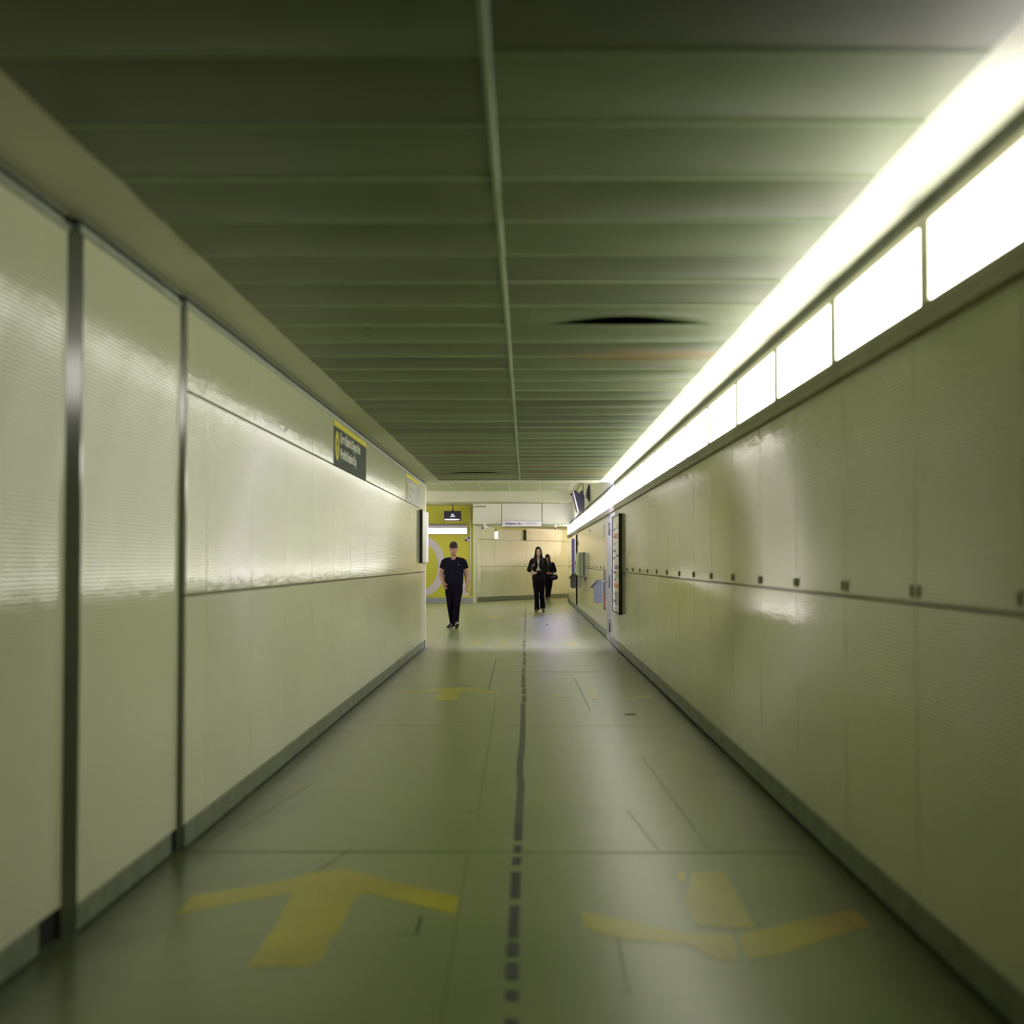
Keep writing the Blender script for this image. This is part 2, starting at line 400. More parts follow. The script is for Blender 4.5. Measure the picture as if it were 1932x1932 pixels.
# trim below and groove above the lit strip
t4 = MB()
for y0, y1, xx in ((YB, 49.75, XR),):
    t4.prism([(xx-0.004, 2.157), (xx-0.022, 2.165), (xx-0.022, 2.250), (xx-0.004, 2.258), (xx+0.08, 2.258), (xx+0.08, 2.157)], 1, y0, y1, M['trimgrey'])
    t4.box(xx-0.022, xx-0.018, y0, y1, 2.205, 2.209, M['joint'])
struct(t4, 'trim_4', 'grey metal band below the lit strip', 'trim')
t5 = MB()
for y0, y1, xx in ((YB, 49.75, XR),):
    t5.box(xx+0.0, xx+0.05, y0, y1, 2.543, 2.578, M['plaster'])
    t5.box(xx+0.014, xx+0.05, y0, y1, 2.578, 2.590, M['black'])
    t5.box(xx-0.004, xx+0.05, y0, y1, 2.590, 2.597, M['rail'])
    t5.box(xx+0.010, xx+0.05, y0, y1, 2.597, 2.612, M['black'])
    t5.box(xx-0.004, xx+0.05, y0, y1, 2.612, 2.622, M['rail'])
struct(t5, 'trim_5', 'dark double groove along the top of the right wall', 'trim')

# ------------------------------------------------------------------ lit strip: one thing per panel
ORD = 'first second third fourth fifth sixth seventh eighth ninth tenth eleventh twelfth thirteenth fourteenth fifteenth sixteenth seventeenth eighteenth nineteenth twentieth'.split()
ORD += ['twenty-' + o for o in ORD[:9]] + ['thirtieth', 'thirty-first', 'thirty-second']
LP = 1.537; L0 = 3.612
def lamp_panel(length):
    fr = MB()
    fr.box(0.03, 0.044, 0, length, 2.257, 2.545, M['plaster'])
    fr.box(0.000, 0.044, 0.0, 0.058, 2.257, 2.545, M['plaster'])
    fr.box(0.000, 0.044, length-0.058, length, 2.257, 2.545, M['plaster'])
    o = fr.build('light_panel')
    df = MB(); df.box(0.004, 0.029, 0.058, length-0.058, 2.262, 2.541, M['strip'], 0.004)
    df.build('diffuser', o)
    return o
proto = lamp_panel(LP)
for k in range(30):
    if k == 0: o = proto
    else:
        o = proto.copy(); COL.objects.link(o)
        for ch in list(proto.children):
            c = ch.copy(); COL.objects.link(c); c.parent = o
    y = L0 + LP*k
    o.location = (XR, y, 0)
    tag(o, '%s glowing white panel of the right wall light strip, counted from the camera' % ORD[k] if k < 29 else
        'last glowing white panel of the right wall light strip, at the far corner', 'wall light', 'backlit panels of the wall light strip')
# unseen blank, added to end the lit strip early and darken the foreground
us = MB(); us.box(XR+0.02, XR+0.05, YB, L0, 2.257, 2.545, M['plaster']); struct(us, 'trim_6', 'added unlit blank ending the right wall light strip out of view, for a darker foreground', 'trim')

# ------------------------------------------------------------------ low ceiling of sagging metal trays
ce = MB()
def tray(mb, x0, x1, y0, y1, dz, sag, tx, ty, lift_far=0, lift_near=0, vp=0.5, m=None):
    nx, ny = 16, 8; m = m or M['tile']; k = mb.mi(m); vs = {}
    for i in range(nx+1):
        for j in range(ny+1):
            u = i/nx; v = j/ny
            x = x0 + (x1-x0)*u; y = y0 + (y1-y0)*v
            e = math.log(0.5)/math.log(vp); s = 4*v**e*(1-v**e); sx = 0.35 + 0.65*(4*u*(1-u))
            z = ZC + dz - sag*s*sx + tx*(u-.5) + ty*(v-.5)
            b = max(0.0, math.sin(PI*min(1, max(0, (u-.12)/.76))))**1.5
            z += lift_far*b*max(0, v-.4)/.6 + lift_near*b*max(0, .6-v)/.6
            vs[i, j] = mb.bm.verts.new((x, y, z))
    for i in range(nx):
        for j in range(ny):
            f = mb.bm.faces.new([vs[i, j], vs[i, j+1], vs[i+1, j+1], vs[i+1, j]]); f.material_index = k; f.smooth = True
    # upturned lips
    for j in (0, ny):
        lo = [mb.bm.verts.new(vs[i, j].co) for i in range(nx+1)]; up = [mb.bm.verts.new(vs[i, j].co + Vector((0, 0, 0.008))) for i in range(nx+1)]
        for i in range(nx):
            f = mb.bm.faces.new([lo[i], lo[i+1], up[i+1], up[i]]); f.material_index = k
Y0T = 3.571 - 0.594*8
rr = random.Random(11)
nrow = int(round((YC - Y0T)/0.594))
pitch = (YC - Y0T)/nrow
XM = -0.10
for r in range(nrow):
    y0 = Y0T + pitch*r; y1 = y0 + pitch
    for c, (x0, x1) in enumerate(((-1.352, XM-0.010), (XM+0.010, 1.152))):
        far = max(0, (y0-7)/15)
        sag = 0.002 + rr.random()*0.010 + far*0.006*rr.random()
        ty = (rr.random()-0.5)*0.011*(1+far); dz = 0.001; tx = (rr.random()-.5)*0.003; vp = 0.35 + 0.3*rr.random()
        lf = ln = 0
        if c == 1 and abs(y1 - 7.57) < 0.3: lf = 0.042; sag = 0.002; ty = 0.0
        if c == 1 and abs(y0 - 7.57) < 0.3: ln = -0.006; sag = 0.008; ty = 0.0
        if c == 0 and abs(y1 - 20.7) < 0.3: lf = 0.034; ty = 0.0; sag = 0.003
        if c == 0 and r == nrow-1: sag = 0.012
        tray(ce, x0, x1, y0+0.004, y1-0.004, dz, sag, tx, ty, lf, ln, vp, M[rr.choice(['tile', 'tile', 'tile_old', 'tile_new'])])
ce.box(-1.9, 1.7, YB-0.1, YE, 2.74, 2.78, M['black'])
ceiling = struct(ce, 'ceiling', 'low corridor ceiling of sagging grey green metal trays', 'ceiling')
cr = MB(); cr.prism([(XM-0.011, ZC+0.01), (XM-0.011, ZC-0.001), (XM-0.006, ZC-0.004), (XM+0.006, ZC-0.004), (XM+0.011, ZC-0.001), (XM+0.011, ZC+0.01)], 1, YB, YC, M['crossrail']); cr.build('centre_rail', ceiling)
for r in range(nrow):
    y = Y0T + pitch*r
    if y < 2.0: continue
    for c, (x0, x1) in enumerate(((-1.352, XM-0.011), (XM+0.011, 1.152))):
        if (c == 1 and abs(y - 7.57) < 0.3) or (c == 0 and abs(y - 20.7) < 0.3): continue
        q = MB(); q.prism([(y-0.013, ZC+0.003), (y-0.005, ZC-0.003), (y+0.005, ZC-0.003), (y+0.013, ZC+0.003), (y+0.004, ZC+0.012), (y-0.004, ZC+0.012)], 0, x0, x1, M['crossrail']); q.build('cross_rail', ceiling)
mg = MB(); mg.box(-1.70, -1.352, YB, YE, ZC, ZC+0.05, M['plaster']); struct(mg, 'trim_7', 'plain plaster margin of the ceiling along the left wall', 'ceiling margin')
mg = MB(); mg.box(1.152, 1.46, YB, YE, ZC+0.008, ZC+0.05, M['plaster']); struct(mg, 'trim_8', 'bright white plaster margin of the ceiling above the lit strip', 'ceiling margin')
mg = MB(); mg.box(-1.352, 1.152, YC, YE, ZC-0.002, ZC+0.05, M['plaster']); mg.box(-1.9, 1.45, YE-0.04, YE, ZC+0.05, ZH, M['plaster'])
struct(mg, 'trim_9', 'white plaster edge where the low ceiling ends', 'ceiling margin')

# ------------------------------------------------------------------ far hall: high ceiling, beam, bulkhead, walls
hc = MB()
hc.box(-4.6, 1.149, YE, YBM, ZH, ZH+0.1, M['tile_high'])
hc.box(1.149, 1.70, YE, YBM, ZH-0.004, ZH+0.1, M['plaster'])
for x in (-2.85, -2.05, -1.25, -0.45, 0.35): hc.box(x-0.012, x+0.012, YE, YBM, ZH-0.004, ZH, M['plaster'])
for k in range(1, 10): hc.box(-4.6, 1.149, 23.4+1.9*k-0.008, 23.4+1.9*k+0.008, ZH-0.003, ZH, M['crossrail'])
hc.box(-4.6, 3.2, YBM, YBM+0.35, 3.072, ZH+0.1, M['plaster'])
hc.box(-4.6, 3.2, YBM+0.35, 48.5, 3.215, 3.30, M['tile_high'])
hc.box(1.06, 1.44, YBM+0.35, 47.0, 3.205, 3.22, M['plaster'])
struct(hc, 'trim_10', 'pale high ceiling and cross beam of the far hall', 'ceiling')
bk = MB()
bk.box(-1.72, 3.2, 47.0, 57.0, 2.555, 3.215, M['wall_plain'])
bk.box(-1.74, 3.2, 46.97, 47.0, 2.548, 2.565, M['rail'])
struct(bk, 'wall_bulkhead', 'white boxed bulkhead above the far angled wall', 'wall')
wb = MB()
wb.box(-4.6, -1.755, 48.46, 48.60, 0.165, 3.215, M['yellow_wall'])
wb.box(-4.6, -1.755, 48.42, 48.60, 0.0, 0.165, M['grey'])
wall_back = struct(wb, 'wall_back', 'yellow green painted end wall with large white lettering', 'wall')
def ring(mb, cx, cz, rx, rz, ix, iz, y0, y1, m, n=64):
    for i in range(n):
        a, b = 2*PI*i/n, 2*PI*(i+1)/n
        mb.prism([(cx+rx*math.cos(a), cz+rz*math.sin(a)), (cx+rx*math.cos(b), cz+rz*math.sin(b)),
                  (cx+ix*math.cos(b), cz+iz*math.sin(b)), (cx+ix*math.cos(a), cz+iz*math.sin(a))], 1, y0, y1, m)
q = MB(); ring(q, -3.43, 1.20, 0.75, 0.985, 0.505, 0.745, 48.452, 48.461, M['mural_white']); q.build('painted_letter', wall_back)
q = MB(); q.prism([(-2.30, 0.24), (-1.90, 0.24), (-2.10, 0.86), (-2.19, 0.86)], 1, 48.452, 48.461, M['mural_white']); q.build('painted_letter', wall_back)
# side hall walls to the left (mostly out of sight)
sh = MB(); sh.box(-4.7, -4.6, 23.36, 48.6, 0, 3.5, M['wall_plain']); struct(sh, 'wall_side', 'side hall wall beyond the left opening', 'wall')
sx = MB(); sx.box(3.1, 3.2, 51.3, 57.5, 0, 2.6, M['wall_plain']); sx.box(1.6, 3.2, 57.4, 57.5, 0, 2.6, M['wall_plain']); struct(sx, 'wall_recess', 'wall of the recess round the far right corner', 'wall')
# angled far wall, local u along the wall
A = Vector((-1.676, 49.77, 0)); B = Vector((2.2, 56.85, 0)); U = (B-A).normalized(); Ln = (B-A).length
ang = math.atan2(U.y, U.x)
wf = MB()
us_ = [0.0, 0.28, 1.22, 2.35, 3.5, 4.6, 5.75, 6.9, Ln]
wf.box(0, Ln, 0.012, 0.10, 0.13, 2.119, M['joint']); wf.box(0, 1.21, 0.012, 0.10, 2.119, 2.56, M['joint']); wf.box(3.5, Ln, 0.012, 0.10, 2.119, 2.56, M['joint'])
for k in range(len(us_)-1):
    a, b = us_[k]+0.004, us_[k+1]-0.004
    for z0, z1 in ((0.145, ZJ-0.006), (ZJ+0.006, 2.115), (2.13, 2.56)):
        if z0 > 2 and 1.22 < us_[k]+0.1 < 3.4:    # open slot of the recessed lamp
            continue
        wf.box(a, b, 0, 0.014, z0, z1, M['wall'], 0.0015)
wf.box(1.22, 3.5, 0.11, 0.13, 2.12, 2.56, M['wall_plain'])
wf.box(1.20, 1.224, 0.0, 0.27, 2.12, 2.56, M['palegreen'])
wf.box(1.22, 3.5, 0.0, 0.27, 2.50, 2.56, M['yellow_wall'])
wf.box(1.22, 3.5, 0.0, 0.27, 2.10, 2.118, M['wall_plain'])
wf.box(0, Ln, -0.012, 0.05, 0.012, 0.135, M['base']); wf.box(0, Ln, -0.004, 0.05, 0.0, 0.013, M['black'])
for v in wf.bm.verts: v.co = Matrix.Translation(A) @ Matrix.Rotation(ang, 4, 'Z') @ v.co
wall_far = struct(wf, 'wall_far', 'angled far wall of cream panels behind the two women', 'wall')
wp = MB()
wp.prism([(-1.76, 48.40), (-1.70, 48.44), (-1.662, 49.78), (-1.76, 49.78)], 2, 0.0, 2.56, M['wall_plain'])
struct(wp, 'wall_corner', 'narrow white return between the yellow wall and the angled wall', 'wall')

# ------------------------------------------------------------------ lamps of the far hall
def batten(name, x0, x1, y, z, label, d):
    o = thing(name, ((x0+x1)/2, y, z), label, 'lamp')
    h = MB(); h.box(x0, x1, y-0.05, y+0.05, z, z+0.05, M['white'], 0.004); h.box(x0+0.2, x0+0.24, y-d, y-0.04, z+0.01, z+0.04, M['white']); h.box(x1-0.24, x1-0.2, y-d, y-0.04, z+0.01, z+0.04, M['white']); h.build('housing', o)
    t = MB(); t.tube((x0+0.03, y, z-0.04), (x1-0.03, y, z-0.04), 0.04, M['cool_lamp']); t.build('tube', o)
    return o
batten('batten_lamp', -0.75, 1.25, YE+0.10, 2.90, 'cool white batten lamp hidden behind the end of the low ceiling', 0.10)
batten('batten_lamp', 0.25, 1.22, YBM+0.5, 3.165, 'cool white batten lamp behind the deep beam of the far hall', 0.15)
# mural lamp
ml = thing('wall_lamp', (-2.6, 48.4, 2.42), 'long white glowing lamp across the yellow wall above the man', 'lamp')
q = MB(); q.box(-3.5, -1.955, 48.34, 48.46, 2.575, 2.60, M['darkgrey'], 0.004); q.box(-3.5, -1.955, 48.36, 48.46, 2.255, 2.275, M['reflection'], 0.004); q.box(-1.972, -1.955, 48.36, 48.46, 2.27, 2.58, M['plaster']); q.build('housing', ml)
q = MB(); q.prism([(48.46, 2.275), (48.40, 2.275), (48.37, 2.31), (48.37, 2.46), (48.46, 2.46)], 0, -3.48, -1.975, M['mural_lamp']); q.build('diffuser', ml)
q = MB(); q.prism([(48.46, 2.46), (48.365, 2.46), (48.37, 2.52), (48.41, 2.575), (48.46, 2.575)], 0, -3.48, -1.975, M['mural_white']); q.build('dim_top', ml)  # unlit pinkish top paints the fading upper glow of the lamp
for k in range(5):
    y = 26.0 + 4.4*k
    o = thing('hall_lamp', (-4.58, y+1.5, 2.4), 'glowing wall lamp of the side hall, out of sight', 'lamp', 'wall lamps of the side hall')
    q = MB(); q.box(-4.575, -4.56, y, y+3.4, 2.20, 2.60, M['plaster']); q.build('housing', o)
    q = MB(); q.box(-4.56, -4.54, y+0.03, y+3.37, 2.23, 2.57, M['hall_lamp']); q.build('diffuser', o)
sl = thing('slot_lamp', tuple(A + U*1.5), 'small pink white lamp end in the slot of the far angled wall', 'lamp')
q = MB(); mtx = Matrix.Translation(A) @ Matrix.Rotation(ang, 4, 'Z')
q.tube((1.40, 0.045, 2.16), (1.40, 0.045, 2.40), 0.05, M['mural_lamp'])
for v in q.bm.verts: v.co = mtx @ v.co
q.build('tube', sl)
for z0, z1 in ((2.119, 2.16), (2.40, 2.499)):
    q = MB(); q.box(1.33, 1.47, 0.0, 0.105, z0, z1, M['palegreen'], 0.005)
    for v in q.bm.verts: v.co = mtx @ v.co
    q.build('cap', sl)
rl = thing('recess_lamp', (3.05, 54, 2.3), 'warm wall lamp of the recess round the far right corner, out of sight', 'lamp')
q = MB(); q.box(3.06, 3.085, 51.5, 56.5, 1.9, 2.5, M['plaster']); q.build('housing', rl)
q = MB(); q.box(3.04, 3.06, 51.55, 56.45, 1.95, 2.45, M['recess_lamp']); q.build('diffuser', rl)

# ------------------------------------------------------------------ wall signs on the left
def way_sign(y0, y1, z0, z1, body, label, lines, faded):  # faded: uses the panel film with glare painted in
    o = thing('wall_sign', (XL, (y0+y1)/2, z0), label, 'sign', None)
    x = XL
    q = MB(); q.box(x, x+0.003, y0, y1, z0, z1, M['sign_glare'] if faded else M['sign_green']); q.build('sign_panel', o)
    q = MB(); q.box(x+0.001, x+0.0036, y0, y1, z1-0.048, z1, M['sign_yellow']); q.build('yellow_band', o)
    q = MB(); cy, cz, r = y0+0.20, (z0+z1)/2-0.015, 0.125
    n = 40
    q.prism([(cy+r*math.cos(2*PI*i/n), cz+r*math.sin(2*PI*i/n)) for i in range(n)], 0, x+0.002, x+0.0045, M['sign_yellow'] if not faded else M['sign_yellow'])
    q.build('yellow_disc', o)
    q = MB()   # upward arrow on the disc
    q.prism([(cy-0.011, cz-0.080), (cy+0.011, cz-0.080), (cy+0.011, cz+0.045), (cy-0.011, cz+0.045)], 0, x+0.004, x+0.0055, M['sign_green'])
    q.prism([(cy-0.05, cz+0.012), (cy-0.05, cz-0.010), (cy, cz+0.045), (cy+0.05, cz-0.010), (cy+0.05, cz+0.012), (cy, cz+0.070)], 0, x+0.004, x+0.0055, M['sign_green'])
    q.build('arrow', o)
    for i, (t, wd) in enumerate(lines):
        text_mesh(t, 0.115, M['sign_text'], basis((x+0.0034, y0+0.40, z1-0.155-0.135*i), (0, 1, 0), (0, 0, 1)), 'lettering', o, 0.001, wd)
    return o
way_sign(12.19, 14.64, 2.161, 2.541, 0, 'nearer dark green direction sign with yellow disc, high on the left wall', [('Queen Elizabeth Olympic Park', 1.52), ('Westfield Stratford City', 1.20)], False)
way_sign(19.54, 21.98, 2.166, 2.541, 0, 'farther glare-washed green direction sign near the end of the left wall', [('Queen Elizabeth Olympic Park', 1.52), ('Westfield Stratford City', 1.20)], True)
# poster frame at the end of the left wall
pf = thing('poster_frame', (XL, 22.5, 1.33), 'poster frame with black side at the end of the left wall', 'poster')
q = MB(); q.box(XL, XL+0.040, 22.05, 22.075, 1.335, 2.135, M['blackplastic']); q.box(XL, XL+0.03, 22.07, 23.30, 1.335, 2.135, M['darkgrey']); q.build('frame', pf)
q = MB(); q.box(XL+0.03, XL+0.048, 22.075, 23.30, 1.34, 2.13, M['white']); q.build('poster_sheet', pf)

# ------------------------------------------------------------------ right wall fittings
dr = MB(); dr.box(1.408, 1.47, 24.56, 25.68, 0.01, 2.12, M['grey'], 0.004)
dr.box(1.40, 1.47, 24.52, 24.56, 0, 2.157, M['rail']); dr.box(1.43, 1.47, 25.68, 25.72, 0, 2.157, M['rail']); dr.box(1.43, 1.47, 24.54, 25.70, 2.12, 2.157, M['rail'])
door = struct(dr, 'door_1', 'grey steel door in the right wall past the notice board', 'door')
for z in (0.28, 1.02, 1.90):
    q = MB(); q.tube((1.404, 24.575, z-0.11), (1.404, 24.575, z+0.11), 0.022, M['blackplastic']); q.build('hinge', door)
q = MB(); q.tube((1.412, 25.55, 1.0), (1.35, 25.55, 1.0), 0.012, M['metal']); q.ball((1.345, 25.55, 1.0), 0.022, 0.03, 0.03, M['metal']); q.build('door_handle', door)
d2 = MB(); d2.box(1.425, 1.446, 40.75, 42.1, 0.02, 2.12, M['wall_plain'], 0.003); d2.box(1.418, 1.447, 40.70, 40.75, 0.0, 2.12, M['darkgrey'])
door2 = struct(d2, 'door_2', 'cream cupboard door in the far part of the right wall', 'door')
q = MB(); q.tube((1.414, 40.72, 1.80), (1.414, 40.72, 1.92), 0.016, M['blackplastic']); q.build('hinge', door2)

nb = thing('notice_board', (XR, 22.2, 0.57), 'tall black framed notice board with orange blocks on the right wall', 'notice board')
q = MB(); q.box(XR-0.052, XR, 21.45, 21.475, 0.575, 2.06, M['blackplastic']); q.box(XR-0.03, XR, 21.47, 23.10, 0.575, 2.06, M['darkgrey'])
q.box(XR-0.052, XR, 23.08, 23.10, 0.575, 2.06, M['blackplastic']); q.box(XR-0.052, XR, 21.45, 23.10, 0.575, 0.595, M['blackplastic']); q.box(XR-0.052, XR, 21.45, 23.10, 2.04, 2.06, M['blackplastic']); q.build('frame', nb)
q = MB(); q.box(XR-0.040, XR-0.03, 21.475, 23.08, 0.595, 2.04, M['white']); q.build('board_face', nb)
q = MB(); rb = random.Random(5)
for z0, z1, m in ((1.70, 1.78, 'orange'), (0.955, 1.02, 'orange'), (1.62, 1.66, 'palegreen'), (1.10, 1.20, 'palegreen'), (1.24, 1.30, 'darkgrey'), (1.42, 1.46, 'darkgrey'), (1.84, 1.92, 'grey'), (0.70, 0.90, 'grey')):
    a = 21.49 + rb.random()*0.15
    q.box(XR-0.0412, XR-0.0395, a, a + 0.5 + rb.random()*0.9, z0, z1, M[m])
q.build('print', nb)
q = MB()
for k in range(12):
    z = 0.62 + 0.11*k
    q.box(XR-0.0416, XR-0.0394, 22.2 + rb.random()*0.3, 22.6 + rb.random()*0.4, z, z+0.035, M['navy' if k % 3 else 'grey'])
q.build('small_print', nb)

po = MB(); po.box(XR2-0.006, XR2, 26.45, 27.0, 0.47, 1.19, M['plum']); po.box(XR2-0.007, XR2, 26.5, 26.95, 0.55, 0.75, M['red']); po.box(XR2-0.007, XR2, 26.5, 26.95, 0.85, 1.05, M['navy'])
tag(po.build('wall_poster'), 'narrow plum and red poster on the right wall beside the steel door', 'poster')

def hood_box(y0, y1, z0, z1, d, m, label):
    o = thing('leaflet_box', (XR2, (y0+y1)/2, z0), label, 'wall box', 'hooded boxes on the right wall')
    x = XR2
    q = MB(); q.prism([(x, z0), (x-d*0.75, z0), (x-d, z0+0.04), (x-d, z1-0.13), (x, z1-0.04)], 1, y0, y1, m); q.build('body', o)
    q = MB(); q.prism([(x, z1-0.035), (x-d-0.04, z1-0.15), (x-d-0.05, z1-0.125), (x-d*0.55, z1), (x, z1)], 1, y0-0.01, y1+0.01, m); q.build('hood', o)
    q = MB(); q.prism([(x-d-0.052, z1-0.155), (x-d-0.060, z1-0.13), (x-d*0.52, z1+0.002), (x-d*0.50, z1-0.022)], 1, y0-0.014, y0+0.05, M['blackplastic']); q.build('flap', o)
    q = MB(); q.box(x-d*0.8, x-d*0.05, y0-0.003, y0+0.001, z0+0.13, z0+0.14, M['darkgrey']); q.build('seam_line', o)
    return o
hood_box(27.85, 28.35, 0.565, 1.005, 0.135, M['grey'], 'nearer grey hooded wall box beside the plum poster')
hood_box(42.3, 42.85, 0.585, 1.015, 0.14, M['darkgrey'], 'farther dark green-grey hooded wall box under the blue notice')

cb = thing('wall_cabinet', (XR2, 36.5, 1.0), 'pale green steel cabinet on the right wall near the red call point', 'cabinet')
q = MB(); q.box(XR2-0.10, XR2, 36.0, 37.5, 1.0, 1.585, M['palegreen'], 0.01); q.build('body', cb)
q = MB(); q.prism([(XR2-0.10, 1.0), (XR2-0.155, 1.02), (XR2-0.165, 1.30), (XR2-0.155, 1.56), (XR2-0.10, 1.585)], 1, 36.02, 37.48, M['palegreen']); q.build('door', cb)
q = MB(); q.box(XR2-0.028, XR2, 35.96, 36.0, 1.0, 1.585, M['darkgrey']); q.build('dark_strip', cb)  # dark grey strip against the wall at the cabinet's near edge
q = MB(); q.box(XR2-0.112, XR2-0.096, 35.99, 36.0, 1.01, 1.575, M['rail']); q.build('seam_line', cb)
cp = MB(); cp.box(XR2-0.045, XR2, 41.75, 41.90, 1.265, 1.375, M['red'], 0.006); tag(cp.build('call_point'), 'small red call point on the far right wall', 'alarm')
kh = thing('key_box', (XR2, 35.25, 0.94), 'small black key box with hanging cord on the right wall', 'box')
q = MB(); q.box(XR2-0.035, XR2, 35.2, 35.3, 0.90, 0.975, M['blackplastic'], 0.005); q.prism([(XR2-0.01, 0.975), (XR2-0.02, 0.975), (XR2-0.012, 1.0), (XR2-0.005, 1.0)], 1, 35.22, 35.27, M['blackplastic']); q.build('case', kh)
q = MB(); q.tube((XR2-0.012, 35.25, 0.90), (XR2-0.012, 35.25, 0.79), 0.004, M['blackplastic']); q.build('cord', kh)
bn = thing('blue_notice', (XR2, 44.5, 1.0), 'narrow dark blue framed notice at the far end of the right wall', 'notice')
q = MB(); q.box(XR2-0.045, XR2, 44.2, 44.22, 1.0, 2.05, M['navy']); q.box(XR2-0.03, XR2, 44.22, 45.0, 1.0, 2.05, M['navy']); q.build('frame', bn)
q = MB(); q.box(XR2-0.04, XR2-0.03, 44.22, 44.98, 1.02, 2.03, M['white']); q.build('sheet', bn)
q = MB()
for k in range(7): q.box(XR2-0.0412, XR2-0.0395, 44.25, 44.9, 1.08+0.14*k, 1.13+0.14*k, M['navy'])
q.build('print', bn)
for y, z, l in ((32.6, 2.05, 'small grey plate high on the right wall beyond the door'), (26.5, 1.93, 'thin grey vertical plate on the right wall just past the steel door')):
    q = MB(); q.box(XR2-0.006, XR2, y, y+0.35, z-0.03 if y > 30 else z-0.13, z+0.03 if y > 30 else z+0.10, M['trimgrey']); tag(q.build('wall_plate'), l, 'plate')

# ------------------------------------------------------------------ monitor and speaker on the right wall of the far hall
mo = thing('monitor', (1.36, 33.2, 2.45), 'black monitor tilted down on a bracket high above the lit strip', 'monitor')
Yd = 33.0
q = MB(); q.tube((1.285, Yd+0.25, 2.80), (1.285, Yd+0.25, ZH), 0.022, M['palegreen']); q.box(1.27, 1.318, Yd+0.05, Yd+0.45, 2.46, 2.86, M['blackplastic'], 0.006); q.build('bracket', mo)
# tilted screen: slab whose top leans out from the wall
def slab(pts, y0, y1, m): mb = MB(); mb.prism(pts, 1, y0, y1, m); return mb
slab([(1.045, 2.94), (1.068, 2.95), (1.185, 2.485), (1.155, 2.475)], Yd, Yd+0.75, M['metal']).build('screen_frame', mo)
slab([(1.035, 2.93), (1.047, 2.94), (1.158, 2.475), (1.150, 2.472)], Yd, Yd+0.75, M['blackplastic']).build('screen', mo)
slab([(1.066, 2.95), (1.10, 2.965), (1.18, 2.915), (1.215, 2.86), (1.235, 2.96), (1.275, 2.96), (1.27, 2.49), (1.19, 2.485)], Yd+0.02, Yd+0.73, M['blackplastic']).build('casing', mo)
q = MB(); q.ball((1.02, Yd+0.3, 2.88), 0.022, 0.03, 0.022, M['blackplastic']); q.build('camera_knob', mo)
sp = thing('wall_speaker', (1.44, 33.4, 2.8), 'black wall speaker beside the tilted monitor', 'speaker')
q = MB(); q.prism([(1.45, 3.10), (1.41, 3.08), (1.375, 2.95), (1.37, 2.86), (1.385, 2.80), (1.45, 2.78)], 1, 33.3, 33.7, M['blackplastic']); q.build('case', sp)
q = MB(); q.tube((1.435, 33.45, 2.78), (1.42, 33.45, 2.73), 0.014, M['blackplastic']); q.build('bracket', sp)
q = MB(); q.tube((1.435, 33.45, 3.08), (1.42, 33.45, 3.12), 0.014, M['blackplastic']); q.build('bracket', sp)

# ------------------------------------------------------------------ far hall fittings
hs = thing('hanging_sign', (-0.145, 46.5, 2.47), 'white hanging platform sign on two thin rods', 'sign')
q = MB(); q.box(-0.77, 0.49, 46.48, 46.52, 2.475, 2.640, M['white'], 0.003); q.box(-0.77, 0.49, 46.475, 46.525, 2.636, 2.648, M['grey']); q.build('board', hs)
for x in (-0.785, 0.50):
    q = MB(); q.tube((x, 46.5, 2.50), (x, 46.5, 3.215), 0.011, M['darkgrey']); q.build('rod', hs)
text_mesh('Platform 10a', 0.115, M['navy'], basis((-0.67, 46.479, 2.525), (1, 0, 0), (0, 0, 1)), 'lettering', hs, 0.001, 0.50)
q = MB()
q.prism([(-0.735, 2.56), (-0.715, 2.535), (-0.695, 2.56), (-0.715, 2.585)], 1, 46.477, 46.481, M['navy']); q.build('arrow', hs)
q = MB(); q.prism([(-0.13, 2.56), (-0.11, 2.535), (-0.09, 2.56), (-0.11, 2.585)], 1, 46.477, 46.481, M['red']); q.build('arrow', hs)
q = MB(); rp = random.Random(3)
for k in range(9): q.box(-0.03+0.045*k, -0.03+0.045*k+0.032, 46.478, 46.481, 2.535+0.008*rp.random(), 2.590+0.01*rp.random(), mat('faded print %d' % k, (0.50+0.05*rp.random(), 0.44, 0.40), 0.5))
q.build('faded_lettering', hs)
def cctv(x, y, z, label, s):
    o = thing('security_camera', (x, y, z), label, 'camera', 'security cameras under the bulkhead')
    q = MB(); q.tube((x, y, z), (x, y, z-0.06), 0.045, M['white']); q.build('mount', o)
    q = MB(); q.tube((x+s*0.09, y+0.12, z-0.09), (x-s*0.06, y-0.12, z-0.12), 0.05, M['white']); q.build('body', o)
    q = MB(); q.tube((x-s*0.058, y-0.118, z-0.12), (x-s*0.072, y-0.142, z-0.123), 0.036, M['blackplastic']); q.build('lens', o)
cctv(-1.33, 46.9, 2.552, 'white security camera under the left end of the bulkhead', 1)
cctv(0.93, 47.3, 2.552, 'white security camera under the right end of the bulkhead', -0.2)
tv = thing('information_screen', (-2.42, 47.6, 2.67), 'black information screen hanging before the yellow wall', 'screen')
q = MB(); q.box(-2.68, -2.12, 47.55, 47.62, 2.675, 3.005, M['blackplastic'], 0.008); q.build('case', tv)
q = MB(); q.box(-2.66, -2.14, 47.546, 47.552, 2.695, 2.985, M['screen']); q.build('screen', tv)
q = MB(); q.box(-2.655, -2.27, 47.543, 47.548, 2.705, 2.742, M['screen_lit']); q.box(-2.262, -2.17, 47.543, 47.548, 2.707, 2.732, M['screen_lit'])
q.build('screen_bar', tv)
text_mesh('Sign', 0.055, M['screen_lit'], basis((-2.395, 47.544, 2.868), (1, 0, 0), (0, 0, 1)), 'screen_text', tv, 0.0005, 0.085, 'CENTER')
